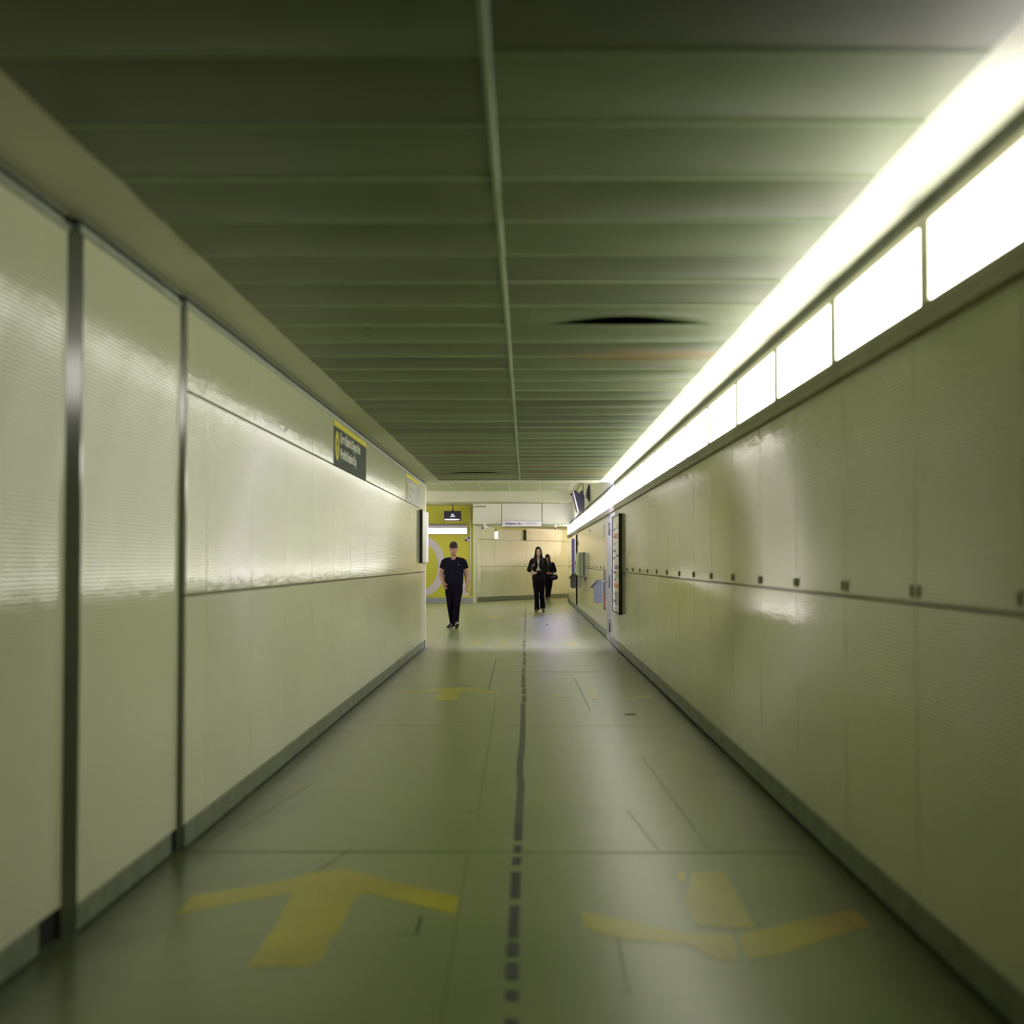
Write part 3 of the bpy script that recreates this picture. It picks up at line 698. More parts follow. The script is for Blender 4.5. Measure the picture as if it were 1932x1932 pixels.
text_mesh('disabled', 0.05, M['screen_lit'], basis((-2.395, 47.544, 2.812), (1, 0, 0), (0, 0, 1)), 'screen_text', tv, 0.0005, 0.15, 'CENTER')
q = MB(); q.box(-2.43, -2.36, 47.57, 47.61, 3.0, 3.05, M['blackplastic']); q.tube((-2.395, 47.6, 3.04), (-2.395, 47.6, 3.215), 0.015, M['blackplastic']); q.build('mount', tv)
pp = MB(); pp.tube((-1.845, 48.43, 0.25), (-1.845, 48.43, 3.11), 0.018, M['white']); tag(pp.build('pipe'), 'thin white vertical pipe on the yellow wall', 'pipe')
cn = MB(); cn.tube((-1.85, 46.95, 3.11), (-1.30, 46.95, 3.125), 0.010, M['darkgrey']); cn.tube((-1.35, 46.95, 3.12), (-1.35, 47.01, 3.12), 0.008, M['darkgrey']); tag(cn.build('conduit'), 'thin dark conduit at the top left of the bulkhead', 'conduit')
sq = MB(); sq.box(-2.03, -1.87, 48.445, 48.461, 2.02, 2.18, M['mural_white']); sqo = sq.build('square_sign'); tag(sqo, 'small square sign with two black squares on the yellow wall', 'sign')
q = MB(); q.box(-2.03, -1.96, 48.442, 48.446, 2.03, 2.10, M['blackplastic']); q.box(-1.94, -1.885, 48.442, 48.446, 2.11, 2.175, M['blackplastic']); q.build('black_square', sqo)

# ------------------------------------------------------------------ floor markings
cl = thing('floor_centre_line', (0, 5, 0), 'worn black tape line along the middle of the floor', 'floor marking')
SEG = [  # (y near, y far, x at near, x at far, width, material)
    (3.75, 4.37, -0.040, -0.045, 0.038, 'tape'), (4.55, 4.66, -0.045, -0.046, 0.041, 'tape'), (4.77, 4.98, -0.047, -0.048, 0.044, 'tape'),
    (5.05, 5.245, -0.048, -0.047, 0.043, 'tape'), (5.30, 5.80, -0.047, -0.046, 0.039, 'tape'), (5.92, 6.42, -0.046, -0.045, 0.042, 'tape'),
    (6.56, 6.74, -0.044, -0.043, 0.043, 'tape'), (6.84, 7.02, -0.042, -0.040, 0.038, 'tape'), (7.13, 7.62, -0.040, -0.040, 0.041, 'tape')]
for s in SEG:
    y0, y1, xa, xb, wd, m = s
    q = MB(); j = 0.004
    q.prism([(xa-wd/2, y0+random.uniform(-.01, .01)), (xa+wd/2, y0+random.uniform(-.01, .01)), (xb+wd/2, y1), (xb-wd/2, y1)], 2, 0, 0.0015, M[m]); q.build('tape_dash', cl)
xs = [(7.62, -0.040), (8.2, -0.036), (8.9, -0.032), (9.3, -0.042), (9.9, -0.042), (10.5, -0.034), (11.2, -0.030), (12.2, -0.028), (13.4, -0.030), (14.0, -0.032)]
q = MB(); wd = 0.044
for (ya, xa), (yb, xb) in zip(xs[:-1], xs[1:]):
    q.prism([(xa-wd/2, ya), (xa+wd/2, ya), (xb+wd/2, yb), (xb-wd/2, yb)], 2, 0, 0.0014, M['tape_worn'])
q.build('tape_strip', cl)
y = 14.12; rt = random.Random(9)
while y < 24.5:
    ln = rt.choice([0.15, 0.25, 0.4, 0.7]) if y > 17 else rt.choice([0.5, 0.7, 0.9])
    xa = -0.030 + 0.006*math.sin(y)
    q = MB(); q.prism([(xa-0.022, y), (xa+0.022, y), (xa+0.022, y+ln), (xa-0.022, y+ln)], 2, 0, 0.0014, M['tape_worn' if y < 21 or rt.random() < .5 else 'tape_faint']); q.build('tape_dash', cl)
    y += ln + rt.choice([0.06, 0.1, 0.16])
q = MB(); q.box(-0.045, -0.008, 24.7, 28.6, 0, 0.0013, M['tape_faint']); q.build('tape_strip', cl)
q = MB(); q.box(-0.042, -0.015, 28.7, 38.5, 0, 0.0014, M['tape_worn']); q.build('tape_strip', cl)
q = MB(); q.box(-0.036, -0.015, 38.7, 52.0, 0, 0.0013, M['tape_faint']); q.build('tape_strip', cl)
def floor_mark(polys, m, label, group=None):
    mb = MB()
    for p in polys: mb.prism(p, 2, -0.0005, 0.0012, m)
    return tag(mb.build('floor_arrow'), label, 'floor marking', group)
A_NL = [[(-1.352, 5.945), (-1.338, 5.613), (-1.214, 5.773), (-0.958, 6.005), (-0.93, 5.428), (-0.932, 5.133), (-0.933, 4.913), (-0.739, 4.915), (-0.694, 5.013), (-0.702, 5.264), (-0.687, 5.407), (-0.689, 5.942), (-0.653, 6.008), (-0.507, 5.874), (-0.271, 5.653), (-0.27, 5.946), (-0.545, 6.207), (-0.721, 6.394), (-0.797, 6.47), (-0.9, 6.425), (-1.063, 6.202)]]
A_NR = [[(0.712, 6.397), (0.861, 6.453), (0.855, 5.929), (0.845, 5.445), (0.738, 5.46), (0.625, 5.482), (0.634, 5.89), (0.676, 6.118)], [(0.643, 6.375), (0.69, 6.43), (0.677, 6.27), (0.653, 6.229)], [(0.214, 5.7), (0.409, 5.544), (0.601, 5.358), (0.746, 5.367), (0.738, 5.163), (0.709, 5.0), (0.64, 5.02), (0.564, 5.218), (0.368, 5.274), (0.252, 5.378), (0.211, 5.502)], [(0.767, 5.368), (0.857, 5.422), (1.056, 5.591), (1.278, 5.754), (1.272, 5.489), (1.029, 5.244), (0.895, 5.11), (0.764, 5.021), (0.746, 5.094)]]
A_ML = [[(-1.329, 15.075), (-1.129, 15.387), (-0.869, 15.712), (-0.73, 15.779), (-0.524, 15.584), (-0.265, 15.239), (-0.289, 15.085), (-0.684, 15.391), (-0.687, 14.961), (-0.681, 14.278), (-0.892, 14.276), (-0.896, 14.841), (-0.877, 15.264), (-1.106, 15.077)]]
A_MR = [[(0.228, 15.09), (0.333, 14.912), (0.458, 14.622), (0.429, 14.509), (0.277, 14.793)], [(0.658, 15.596), (0.742, 15.597), (0.727, 14.512), (0.641, 14.455)], [(0.952, 14.514), (1.131, 14.802), (1.259, 14.862), (1.229, 14.63), (1.057, 14.515), (0.955, 14.403)]]
A_F1 = [[(-0.931, 24.741), (-0.793, 24.907), (-0.703, 24.581), (-0.729, 24.262), (-0.886, 24.261)], [(-0.439, 24.746), (-0.342, 24.829), (-0.285, 24.585), (-0.335, 24.345), (-0.424, 24.423)]]
A_F2 = [[(0.64, 24.276), (0.812, 24.436), (0.88, 24.122), (0.834, 23.815), (0.647, 23.889)]]
A_F3 = [[(-0.932, 36.254), (-0.799, 36.79), (-0.669, 36.256), (-0.701, 35.231), (-0.854, 35.23)]]
A_F4 = [[(0.694, 36.27), (0.838, 36.806), (0.926, 36.097), (0.828, 35.246), (0.703, 35.412)]]
floor_mark(A_NL, M['arrow'], 'large yellow floor arrow pointing ahead, nearest on the left lane')
floor_mark(A_NR, M['arrow2'], 'large rubbed yellow floor arrow pointing back, nearest on the right lane')
floor_mark(A_ML, M['arrow'], 'second yellow floor arrow along the left lane, midway to the man')
floor_mark(A_MR, M['arrow3'], 'second floor arrow along the right lane, worn to yellow fragments')
floor_mark(A_F1, M['arrow3'], 'faint yellow arrow remains on the left lane in front of the man')
floor_mark(A_F2, M['arrow3'], 'faint yellow arrow remains on the right lane opposite the notice board')
floor_mark(A_F3, M['arrow3'], 'faint yellow floor mark behind the man, left of the centre line')
floor_mark(A_F4, M['arrow3'], 'faint yellow floor mark beside the feet of the long-haired woman')


# ------------------------------------------------------------------ people
M['skin'] = mat('skin', (0.44, 0.24, 0.15), 0.5, noise=0.08, nscale=20)
M['skin_pale'] = mat('pale skin', (0.56, 0.36, 0.26), 0.5, noise=0.06, nscale=20)
M['hair'] = mat('dark brown hair', (0.010, 0.006, 0.008), 0.5, spec=0.25)
M['tee'] = mat('navy black cotton', (0.007, 0.006, 0.013), 0.85, spec=0.12, noise=0.3, nscale=14)
M['trousers'] = mat('black cotton twill', (0.005, 0.003, 0.008), 0.85, spec=0.12, noise=0.25, nscale=14)
M['cardigan'] = mat('dark olive knit', (0.014, 0.010, 0.010), 0.9, spec=0.12, noise=0.35, nscale=20)
M['plumtop'] = mat('dark plum coat', (0.016, 0.007, 0.013), 0.9, spec=0.12, noise=0.3, nscale=16)
M['scarf'] = mat('grey green scarf', (0.14, 0.15, 0.11), 0.9, noise=0.6, nscale=22)
M['whitetop'] = mat('white jersey', (0.62, 0.60, 0.52), 0.8)
M['cap'] = mat('dark brown cap', (0.030, 0.018, 0.020), 0.85, noise=0.2, nscale=20)
M['shoe'] = mat('dark brown shoe', (0.030, 0.020, 0.018), 0.5)
M['shoe_tan'] = mat('brown shoe', (0.085, 0.040, 0.030), 0.5)
M['sole'] = mat('pale rubber sole', (0.46, 0.45, 0.33), 0.6)
M['sole_brown'] = mat('worn brown sole', (0.11, 0.055, 0.04), 0.7)
M['eyewhite'] = mat('eye', (0.35, 0.32, 0.28), 0.3); M['iris'] = mat('brow', (0.02, 0.013, 0.01), 0.6); M['lips'] = mat('lips', (0.30, 0.11, 0.09), 0.5)

def V(*a): return Vector(a)
def catmull(P, t, i):
    p0 = P[max(i-1, 0)]; p1 = P[i]; p2 = P[i+1]; p3 = P[min(i+2, len(P)-1)]
    return 0.5*((2*p1) + (p2-p0)*t + (2*p0-5*p1+4*p2-p3)*t*t + (3*p1-p0-3*p2+p3)*t*t*t)
def loft(bm, rings, hint=(1, 0, 0), seg=16, sub=4, flat=False):
    """rings: (x, y, z, r_side, r_other); closed smooth tube through them"""
    P = [Vector(r[:3]) for r in rings]; R = [Vector((r[3], r[4], 0)) for r in rings]
    pts, rad = [], []
    for i in range(len(P)-1):
        for s in range(sub):
            t = s/sub; pts.append(catmull(P, t, i)); rad.append(R[i].lerp(R[i+1], t*t*(3-2*t)*0.5 + t*0.5))
    pts.append(P[-1]); rad.append(R[-1])
    h = Vector(hint); loops = []
    for i, p in enumerate(pts):
        d = (pts[min(i+1, len(pts)-1)] - pts[max(i-1, 0)]).normalized()
        u = (h - d*h.dot(d)).normalized(); v = d.cross(u)
        loops.append([bm.verts.new(p + u*math.cos(2*PI*k/seg)*rad[i].x + v*math.sin(2*PI*k/seg)*rad[i].y) for k in range(seg)])
    for a, b in zip(loops[:-1], loops[1:]):
        for k in range(seg): bm.faces.new([a[k], a[(k+1) % seg], b[(k+1) % seg], b[k]])
    for lp, sgn, p, q in ((loops[0], -1, pts[0], pts[1]), (loops[-1], 1, pts[-1], pts[-2])):
        r = min(rad[0 if sgn < 0 else -1]); d = (p-q).normalized()
        c = bm.verts.new(p + d*(0 if flat else r*0.6))
        for k in range(seg):
            f = [lp[k], lp[(k+1) % seg], c]; bm.faces.new(f[::-1] if sgn < 0 else f)
def blob(bm, c, r, rot=None):
    m = Matrix.Translation(c) @ (rot.to_4x4() if rot else Matrix()) @ Matrix.Diagonal((*r, 1))
    bmesh.ops.create_uvsphere(bm, u_segments=20, v_segments=14, radius=1, matrix=m)
def fuse(bm, name, m, parent, vox, sm=4, origin=(0, 0, 0), rotz=0.0):
    """melts the overlapping lofts into one continuous skin"""
    bmesh.ops.recalc_face_normals(bm, faces=bm.faces)
    me = bpy.data.meshes.new(name); bm.to_mesh(me); bm.free()
    o = bpy.data.objects.new(name, me); COL.objects.link(o)
    r = o.modifiers.new('r', 'REMESH'); r.mode = 'VOXEL'; r.voxel_size = vox; r.adaptivity = 0
    s = o.modifiers.new('s', 'SMOOTH'); s.factor = 0.5; s.iterations = sm
    dg = bpy.context.evaluated_depsgraph_get(); dg.update()
    me2 = bpy.data.meshes.new_from_object(o.evaluated_get(dg)); me2.name = name
    o.modifiers.clear(); o.data = me2; bpy.data.meshes.remove(me)
    me2.materials.clear(); me2.materials.append(m)
    for p in me2.polygons: p.use_smooth = True
    if parent is not None: o.parent = parent
    return o
def hand(bm, wrist, dirv, palm, thumb, s=1.0, curl=0.5):
    """palm with four bent fingers and a thumb; palm = direction the palm faces, thumb = side of the thumb"""
    d = Vector(dirv).normalized(); pn = Vector(palm); pn = (pn - d*pn.dot(d)).normalized()
    th = Vector(thumb); th = (th - d*th.dot(d) - pn*th.dot(pn)).normalized(); w = Vector(wrist)
    loft(bm, [(*(w - d*0.01), .028*s, .020*s), (*(w + d*0.035*s), .036*s, .016*s), (*(w + d*0.085*s), .042*s, .014*s)], hint=th, seg=14)
    for k, (off, ln) in enumerate(((.030, .072), (.010, .082), (-.011, .076), (-.030, .060))):
        b = w + d*0.075*s + th*off*s; a = 0.0; pts = [(*b, .0095*s, .0095*s)]; p = b
        for j, fr in enumerate((0.42, 0.32, 0.26)):
            a += curl*(0.45 + 0.25*j); q = d*math.cos(a) + pn*math.sin(a)
            p = p + q*ln*fr*s*1.1; pts.append((*p, (.0092-.0008*j)*s, (.0092-.0008*j)*s))
        loft(bm, pts, hint=th, seg=10, sub=3)
    b = w + d*0.028*s + th*0.030*s; e = d*0.65 + th*0.6 + pn*0.35; e.normalize()
    p1 = b + e*0.042*s; e2 = (d*0.9 + th*0.1 + pn*0.45).normalized(); p2 = p1 + e2*0.030*s; p3 = p2 + (e2 + pn*0.4).normalized()*0.022*s
    loft(bm, [(*(b - e*0.02), .014*s, .013*s), (*p1, .0115*s, .0115*s), (*p2, .0105*s, .0105*s), (*p3, .009*s, .009*s)], hint=th, seg=10, sub=3)
def head(bm, c, s=1.0, female=False):
    """c = chin point; face looks towards -Y"""
    x, y, z = c; j = 0.88 if female else 1.0
    R = [(0.000, -.062, .030*j, .028), (.012, -.052, .046*j, .046), (.035, -.034, .058*j, .066), (.065, -.014, .067*j, .084), (.105, -.004, .073, .094),
         (.145, .002, .076, .098), (.180, .006, .075, .096), (.210, .010, .066, .084), (.232, .012, .046, .060), (.243, .012, .020, .026)]
    loft(bm, [(x, y+a*s, z+h*s, rx*s, ry*s) for h, a, rx, ry in R], hint=(1, 0, 0), seg=24, sub=3)
    # neck, nose, brow, cheeks, lips, chin, ears
    loft(bm, [(x, y+.028*s, z-.10*s, .062*s*j, .064*s*j), (x, y+.016*s, z-.03*s, .053*s*j, .056*s*j), (x, y+.008*s, z+.06*s, .050*s*j, .056*s*j)], seg=18)
    loft(bm, [(x, y-.090*s, z+.128*s, .009*s, .010*s), (x, y-.104*s, z+.100*s, .011*s, .012*s), (x, y-.112*s, z+.078*s, .016*s, .012*s), (x, y-.098*s, z+.068*s, .014*s, .010*s)], seg=10)
    for q in (-1, 1):
        blob(bm, (x+q*.033*s, y-.080*s, z+.140*s), (.026*s, .014*s, .009*s)); blob(bm, (x+q*.040*s, y-.060*s, z+.080*s), (.020*s, .014*s, .020*s))
        blob(bm, (x+q*.080*s, y+.012*s, z+.105*s), (.010*s, .020*s, .032*s))
    blob(bm, (x, y-.088*s, z+.046*s), (.024*s, .012*s, .007*s)); blob(bm, (x, y-.088*s, z+.036*s), (.021*s, .012*s, .007*s)); blob(bm, (x, y-.076*s, z+.010*s), (.022*s, .018*s, .014*s))
def face_parts(root, c, s=1.0):
    x, y, z = c
    for q in (-1, 1):
        b = MB(); b.ball((x+q*.032*s, y-.083*s, z+.120*s), .0125*s, .008*s, .0085*s, M['eyewhite'], 12); b.ball((x+q*.032*s, y-.0885*s, z+.120*s), .0062*s, .004*s, .0062*s, M['iris'], 10)
        o = b.build('eye'); o.parent = root
        b = MB(); b.ball((x+q*.034*s, y-.092*s, z+.141*s), .021*s, .006*s, .0045*s, M['iris'], 12); o = b.build('eyebrow'); o.parent = root
    b = MB(); b.ball((x, y-.099*s, z+.045*s), .021*s, .004*s, .0045*s, M['lips'], 12); b.ball((x, y-.098*s, z+.037*s), .018*s, .004*s, .0045*s, M['lips'], 12)
    o = b.build('mouth'); o.parent = root
def shoe(root, heel, toe_dir, pitch, s, m_up, m_sole, m_bottom=None):
    """heel = point on the floor under the heel; pitch > 0 lifts the toe"""
    d = Vector((toe_dir[0], toe_dir[1], 0)).normalized(); side = Vector((-d.y, d.x, 0)); up = Vector((0, 0, 1))
    rot = Matrix.Rotation(-pitch, 3, side); 
    if (rot @ d).z * pitch < 0: rot = Matrix.Rotation(pitch, 3, side)
    piv = Vector(heel)
    def T(a, b, h): return piv + rot @ (d*a + side*b + up*h)
    bm = bmesh.new()
    R = [(-.005, .055, .030, .050), (.04, .062, .034, .058), (.10, .058, .038, .050), (.17, .046, .044, .038), (.23, .038, .043, .030), (.275, .032, .028, .020)]
    loft(bm, [(*T(a*s, 0, h*s), w*s, t*s) for a, h, w, t in R], hint=side, seg=16)
    loft(bm, [(*T(.045*s, 0, .05*s), .042*s, .050*s), (*(T(.045*s, 0, .05*s) + up*.07*s), .038*s, .042*s)], hint=side, seg=14)
    up_o = fuse(bm, 'shoe', m_up, root, 0.007, 3)
    mb = MB(); n = 28; out = []
    for i in range(n):
        t = 2*PI*i/n; a = .132 + .152*math.cos(t); w = .040*(1 + .12*math.cos(t - .3)) * (1 - .18*math.exp(-((a-.09)/.05)**2))
        out.append((a*s, w*math.sin(t)*s))
    lo = [mb.bm.verts.new(T(a, b, 0.0)) for a, b in out]; hi = [mb.bm.verts.new(T(a, b, 0.026*s)) for a, b in out]
    k = mb.mi(m_sole); kb = mb.mi(m_bottom or m_sole)
    f = mb.bm.faces.new(lo[::-1]); f.material_index = kb
    f = mb.bm.faces.new(hi); f.material_index = k
    for i in range(n): f = mb.bm.faces.new([lo[i], lo[(i+1) % n], hi[(i+1) % n], hi[i]]); f.material_index = k
    so = mb.build('sole'); so.parent = up_o
    return up_o

# ---- man in the dark T-shirt and cap
man = thing('person', (-1.462, 29.55, 0), 'man in a dark T-shirt, black trousers and cap walking towards the camera', 'person')
CH = (-0.006, -0.045, 1.497)
SHL, ELL, WRL = V(-.190, .015, 1.350), V(-.255, .045, 1.075), V(-.212, -.075, .935)
SHR, ELR, WRR = V(.190, .015, 1.350), V(.262, .03, 1.070), V(.272, -.05, .885)
HIPS = [V(-.088, .01, .88), V(.088, .0, .88)]; KN = [V(-.072, .03, .475), V(.060, -.075, .475)]; AN = [V(-.040, .21, .105), V(.048, -.075, .105)]
bm = bmesh.new(); head(bm, CH, 1.04)
loft(bm, [(0, .01, .82, .15, .10), (0, .0, .95, .155, .115), (0, -.005, 1.10, .165, .12), (0, 0, 1.25, .17, .115), (0, .01, 1.36, .165, .09), (0, .012, 1.42, .09, .06)], seg=20)
for sh, el, wr_, q in ((SHL, ELL, WRL, -1), (SHR, ELR, WRR, 1)):
    m1 = sh.lerp(el, .5); m2 = el.lerp(wr_, .35)
    loft(bm, [(*sh, .062, .066), (*m1, .056, .060), (*el, .046, .048), (*m2, .046, .046), (*wr_, .030, .025)], hint=(0, 1, 0), seg=16)
hand(bm, WRL, (WRL-ELL).normalized()*0.6 + V(.1, -.15, -.5), (.8, .4, .1), (0.35, -1, .2), 1.08, 0.62)
hand(bm, WRR, (WRR-ELR).normalized()*0.6 + V(-.02, .02, -.5), (-1, .2, 0), (0, -1, 0), 1.08, 0.42)
for h, k, a in zip(HIPS, KN, AN):
    loft(bm, [(*h, .080, .085), (*h.lerp(k, .5), .068, .072), (*k, .050, .052), (*k.lerp(a, .35), .046, .05), (*a, .028, .028)], hint=(1, 0, 0), seg=14)
fuse(bm, 'body', M['skin'], man, 0.0055, 3); face_parts(man, CH, 1.04)
bm = bmesh.new()
loft(bm, [(0, .005, .885, .186, .136), (0, .0, .96, .190, .142), (0, -.008, 1.08, .194, .148), (0, -.004, 1.20, .196, .142), (0, .005, 1.30, .196, .124), (0, .012, 1.37, .165, .100), (0, .014, 1.415, .112, .082), (0, .014, 1.452, .078, .070)], seg=28, flat=True)
for sh, el in ((SHL, ELL), (SHR, ELR)):
    q = 1 if sh.x > 0 else -1
    loft(bm, [(sh.x*.40, .015, 1.375, .050, .070), (*(sh + V(-q*.01, 0, 0)), .066, .072), (*sh.lerp(el, .28), .070, .074), (*(sh.lerp(el, .50) + V(q*.006, 0, 0)), .072, .076)], hint=(0, 1, 0), seg=18, flat=True)
fuse(bm, 't_shirt', M['tee'], man, 0.007, 3)
b = MB(); b.box(.098, .106, -.142, -.134, 1.275, 1.305, M['white'], 0.002); o = b.build('chest_logo'); o.parent = man
bm = bmesh.new()
loft(bm, [(0, .005, .93, .172, .128), (0, .008, .86, .176, .132), (0, .008, .78, .172, .13), (0, .008, .715, .12, .10)], seg=24, flat=True)
for h, k, a, q in zip(HIPS, KN, AN, (-1, 1)):
    loft(bm, [(h.x, .008, .86, .092, .115), (h.x*.98, .004+h.lerp(k, .36).y*.6, .735, .092, .112), (*h.lerp(k, .62), .082, .092), (*k, .070, .074), (*k.lerp(a, .5), .062, .070), (*(a + V(0, -.004, .06)), .060, .078), (*(a + V(0, -.010, -.055)), .058, .080)], hint=(1, 0, 0), seg=20, flat=True)
fuse(bm, 'trousers', M['trousers'], man, 0.008, 3)
bm = bmesh.new(); x, y, z = CH
loft(bm, [(x, y+.002, z+.138, .085, .112), (x, y+.006, z+.185, .085, .111), (x, y+.012, z+.228, .070, .090), (x, y+.014, z+.252, .044, .056), (x, y+.014, z+.262, .014, .02)], seg=24, flat=True)
cap_o = fuse(bm, 'cap', M['cap'], man, 0.006, 3)
b = MB(); n = 14; top = []; 
for i in range(n+1):
    t = PI + PI*i/n; top.append((x+.078*math.cos(t), y-.055+.115*math.sin(t)))
k = b.mi(M['cap']); rows = []
for zz in (0, -0.006):
    rows.append([b.bm.verts.new((px, py, z+.158+zz - .022*((y-.055-py)/.115) - .012*((px-x)/.078)**2)) for px, py in top])
b.bm.faces.new(rows[0]); b.bm.faces.new(rows[1][::-1])
for i in range(n+1): b.bm.faces.new([rows[0][i], rows[1][i], rows[1][(i+1) % (n+1)], rows[0][(i+1) % (n+1)]])
o = b.build('peak'); o.parent = cap_o
bm = bmesh.new(); loft(bm, [(x, y+.030, z+.085, .075, .078), (x, y+.024, z+.125, .0785, .088), (x, y+.016, z+.165, .078, .094)], seg=20, flat=True)
fuse(bm, 'hair', M['hair'], man, 0.006, 2)
shoe(man, (-.040, .235, 0.0), (-.30, -1), 0.0, 1.03, M['shoe'], M['sole'])
shoe(man, (.050, -.055, 0.0), (.16, -1), math.radians(24), 1.03, M['shoe'], M['sole'], M['sole_brown'])

# ---- long-haired woman in front
wo = thing('person', (0.335, 39.4, 0), 'long-haired woman in a dark open cardigan holding a phone', 'person')
CH = (-0.012, -0.04, 1.502); s = .96
SHL, ELL, WRL = V(-.165, .01, 1.375), V(-.262, .0, 1.125), V(-.195, -.175, 1.185)
SHR, ELR, WRR = V(.150, .01, 1.375), V(.205, -.02, 1.120), V(-.085, -.175, 1.050)
HIPS = [V(-.080, .0, .87), V(.080, .0, .87)]; KN = [V(-.060, -.06, .465), V(.085, .02, .465)]; AN = [V(-.050, -.10, .09), V(.105, .14, .12)]
bm = bmesh.new(); head(bm, CH, s, True)
loft(bm, [(0, 0, .80, .14, .10), (0, 0, .90, .14, .10), (0, 0, 1.05, .115, .085), (0, 0, 1.22, .13, .095), (0, .01, 1.34, .13, .075), (0, .012, 1.40, .07, .05)], seg=18)
for sh, el, wr_ in ((SHL, ELL, WRL), (SHR, ELR, WRR)):
    loft(bm, [(*sh, .044, .048), (*sh.lerp(el, .5), .040, .042), (*el, .034, .036), (*el.lerp(wr_, .4), .033, .033), (*wr_, .023, .020)], hint=(0, 1, 0), seg=14)
hand(bm, WRL, V(.15, -.35, .55), (.8, -.3, .2), (.3, -.6, .6), 0.95, 0.75)
hand(bm, WRR, V(-1, -.12, -.15), (.1, 1, 0), (0, .1, 1), 0.95, 0.45)
for h, k, a in zip(HIPS, KN, AN):
    loft(bm, [(*h, .072, .078), (*h.lerp(k, .5), .060, .064), (*k, .044, .048), (*k.lerp(a, .4), .042, .046), (*a, .030, .032)], seg=14)
fuse(bm, 'body', M['skin_pale'], wo, 0.0055, 3); face_parts(wo, CH, s)
bm = bmesh.new()
loft(bm, [(0, 0, .93, .150, .112), (0, 0, 1.05, .135, .104), (0, -.004, 1.20, .148, .116), (0, .004, 1.32, .142, .098), (0, .008, 1.40, .085, .068), (0, .006, 1.425, .058, .060)], seg=24, flat=True)
fuse(bm, 'white_top', M['whitetop'], wo, 0.007, 3)
bm = bmesh.new()
loft(bm, [(0, .005, .86, .178, .132), (0, .004, .95, .172, .128), (0, .002, 1.08, .158, .122), (0, .0, 1.22, .166, .132), (0, .006, 1.33, .168, .112), (0, .012, 1.395, .120, .082), (0, .014, 1.43, .072, .070)], seg=28, flat=True)
for sh, el, wr_ in ((SHL, ELL, WRL), (SHR, ELR, WRR)):
    loft(bm, [(sh.x*.5, .012, 1.385, .050, .062), (*sh, .062, .066), (*sh.lerp(el, .5), .058, .062), (*el, .054, .056), (*el.lerp(wr_, .5), .050, .050), (*el.lerp(wr_, .90), .046, .044)], hint=(0, 1, 0), seg=16, flat=True)
cdg = fuse(bm, 'cardigan', M['cardigan'], wo, 0.007, 3)
bm = bmesh.new(); bm.from_mesh(cdg.data)       # open front
kill = []
for f in bm.faces:
    c = f.calc_center_median()
    if c.y < -.03 and c.z > 1.105:
        wd = .048 if c.z > 1.385 else (.030 if c.z > 1.30 else max(0.012, .068 - (c.z-1.105)*.40))
        if abs(c.x + .01) < wd and c.y > -.145: kill.append(f)
bmesh.ops.delete(bm, geom=kill, context='FACES'); bm.to_mesh(cdg.data); bm.free()
so_ = cdg.modifiers.new('thick', 'SOLIDIFY'); so_.thickness = 0.006; so_.offset = 1
bm = bmesh.new()
loft(bm, [(0, .0, .95, .146, .112), (0, .0, .86, .165, .125), (0, .0, .77, .160, .122), (0, 0, .71, .11, .09)], seg=22, flat=True)
for h, k, a in zip(HIPS, KN, AN):
    loft(bm, [(h.x, .0, .85, .088, .105), (h.x, h.lerp(k, .35).y, .72, .086, .096), (*h.lerp(k, .65), .078, .082), (*k, .066, .072), (*k.lerp(a, .5), .064, .074), (*(a + V(0, .01, .07)), .070, .084), (*(a + V(0, .012, -.035)), .074, .092)], seg=20, flat=True)
fuse(bm, 'trousers', M['trousers'], wo, 0.008, 3)
def long_hair(root, c, s, ln, fringe=False):
    x, y, z = c; bm = bmesh.new()
    loft(bm, [(x, y+.030*s, z+.06*s, .072*s, .072*s), (x, y+.026*s, z+.13*s, .084*s, .088*s), (x, y+.020*s, z+.19*s, .088*s, .100*s), (x, y+.012*s, z+.228*s, .076*s, .098*s), (x, y+.008*s, z+.252*s, .052*s, .072*s), (x, y+.010*s, z+.266*s, .02*s, .03*s)], seg=24, flat=True)
    for q in (-1, 1):
        loft(bm, [(x+q*.020*s, y-.062*s, z+.222*s, .020*s, .030*s), (x+q*.066*s, y-.040*s, z+.180*s, .022*s, .042*s), (x+q*.080*s, y-.022*s, z+.110*s, .022*s, .046*s), (x+q*.086*s, y-.028*s, z+.02*s, .030*s, .048*s), (x+q*.105*s, y-.050*s, z-.08*s, .040*s, .045*s), (x+q*.112*s, y-.080*s, z-.18*s, .042*s, .035*s), (x+q*.100*s, y-.095*s, z-ln, .026*s, .022*s)], hint=(1, 0, 0), seg=14)
    loft(bm, [(x, y+.060*s, z+.15*s, .080*s, .055*s), (x, y+.085*s, z+.0*s, .095*s, .045*s), (x, y+.105*s, z-.15*s, .11*s, .035*s), (x, y+.110*s, z-ln, .075*s, .025*s)], seg=18)
    if fringe: loft(bm, [(x-.05*s, y-.075*s, z+.17*s, .020*s, .028*s), (x, y-.088*s, z+.175*s, .020*s, .030*s), (x+.05*s, y-.075*s, z+.17*s, .020*s, .028*s)], hint=(0, 1, 0), seg=12)
    return fuse(bm, 'hair', M['hair'], root, 0.007, 4)
long_hair(wo, CH, s, .29)
shoe(wo, (-.052, -.075, 0.0), (-.12, -1), 0.0, .88, M['shoe_tan'], M['shoe_tan'])
shoe(wo, (.105, .165, 0.02), (.10, -1), math.radians(-6), .88, M['shoe_tan'], M['shoe_tan'])
ph = thing('phone', (0.335-.182, 39.4-.262, 1.215), 'small phone held in the raised hand of the long-haired woman', 'phone')
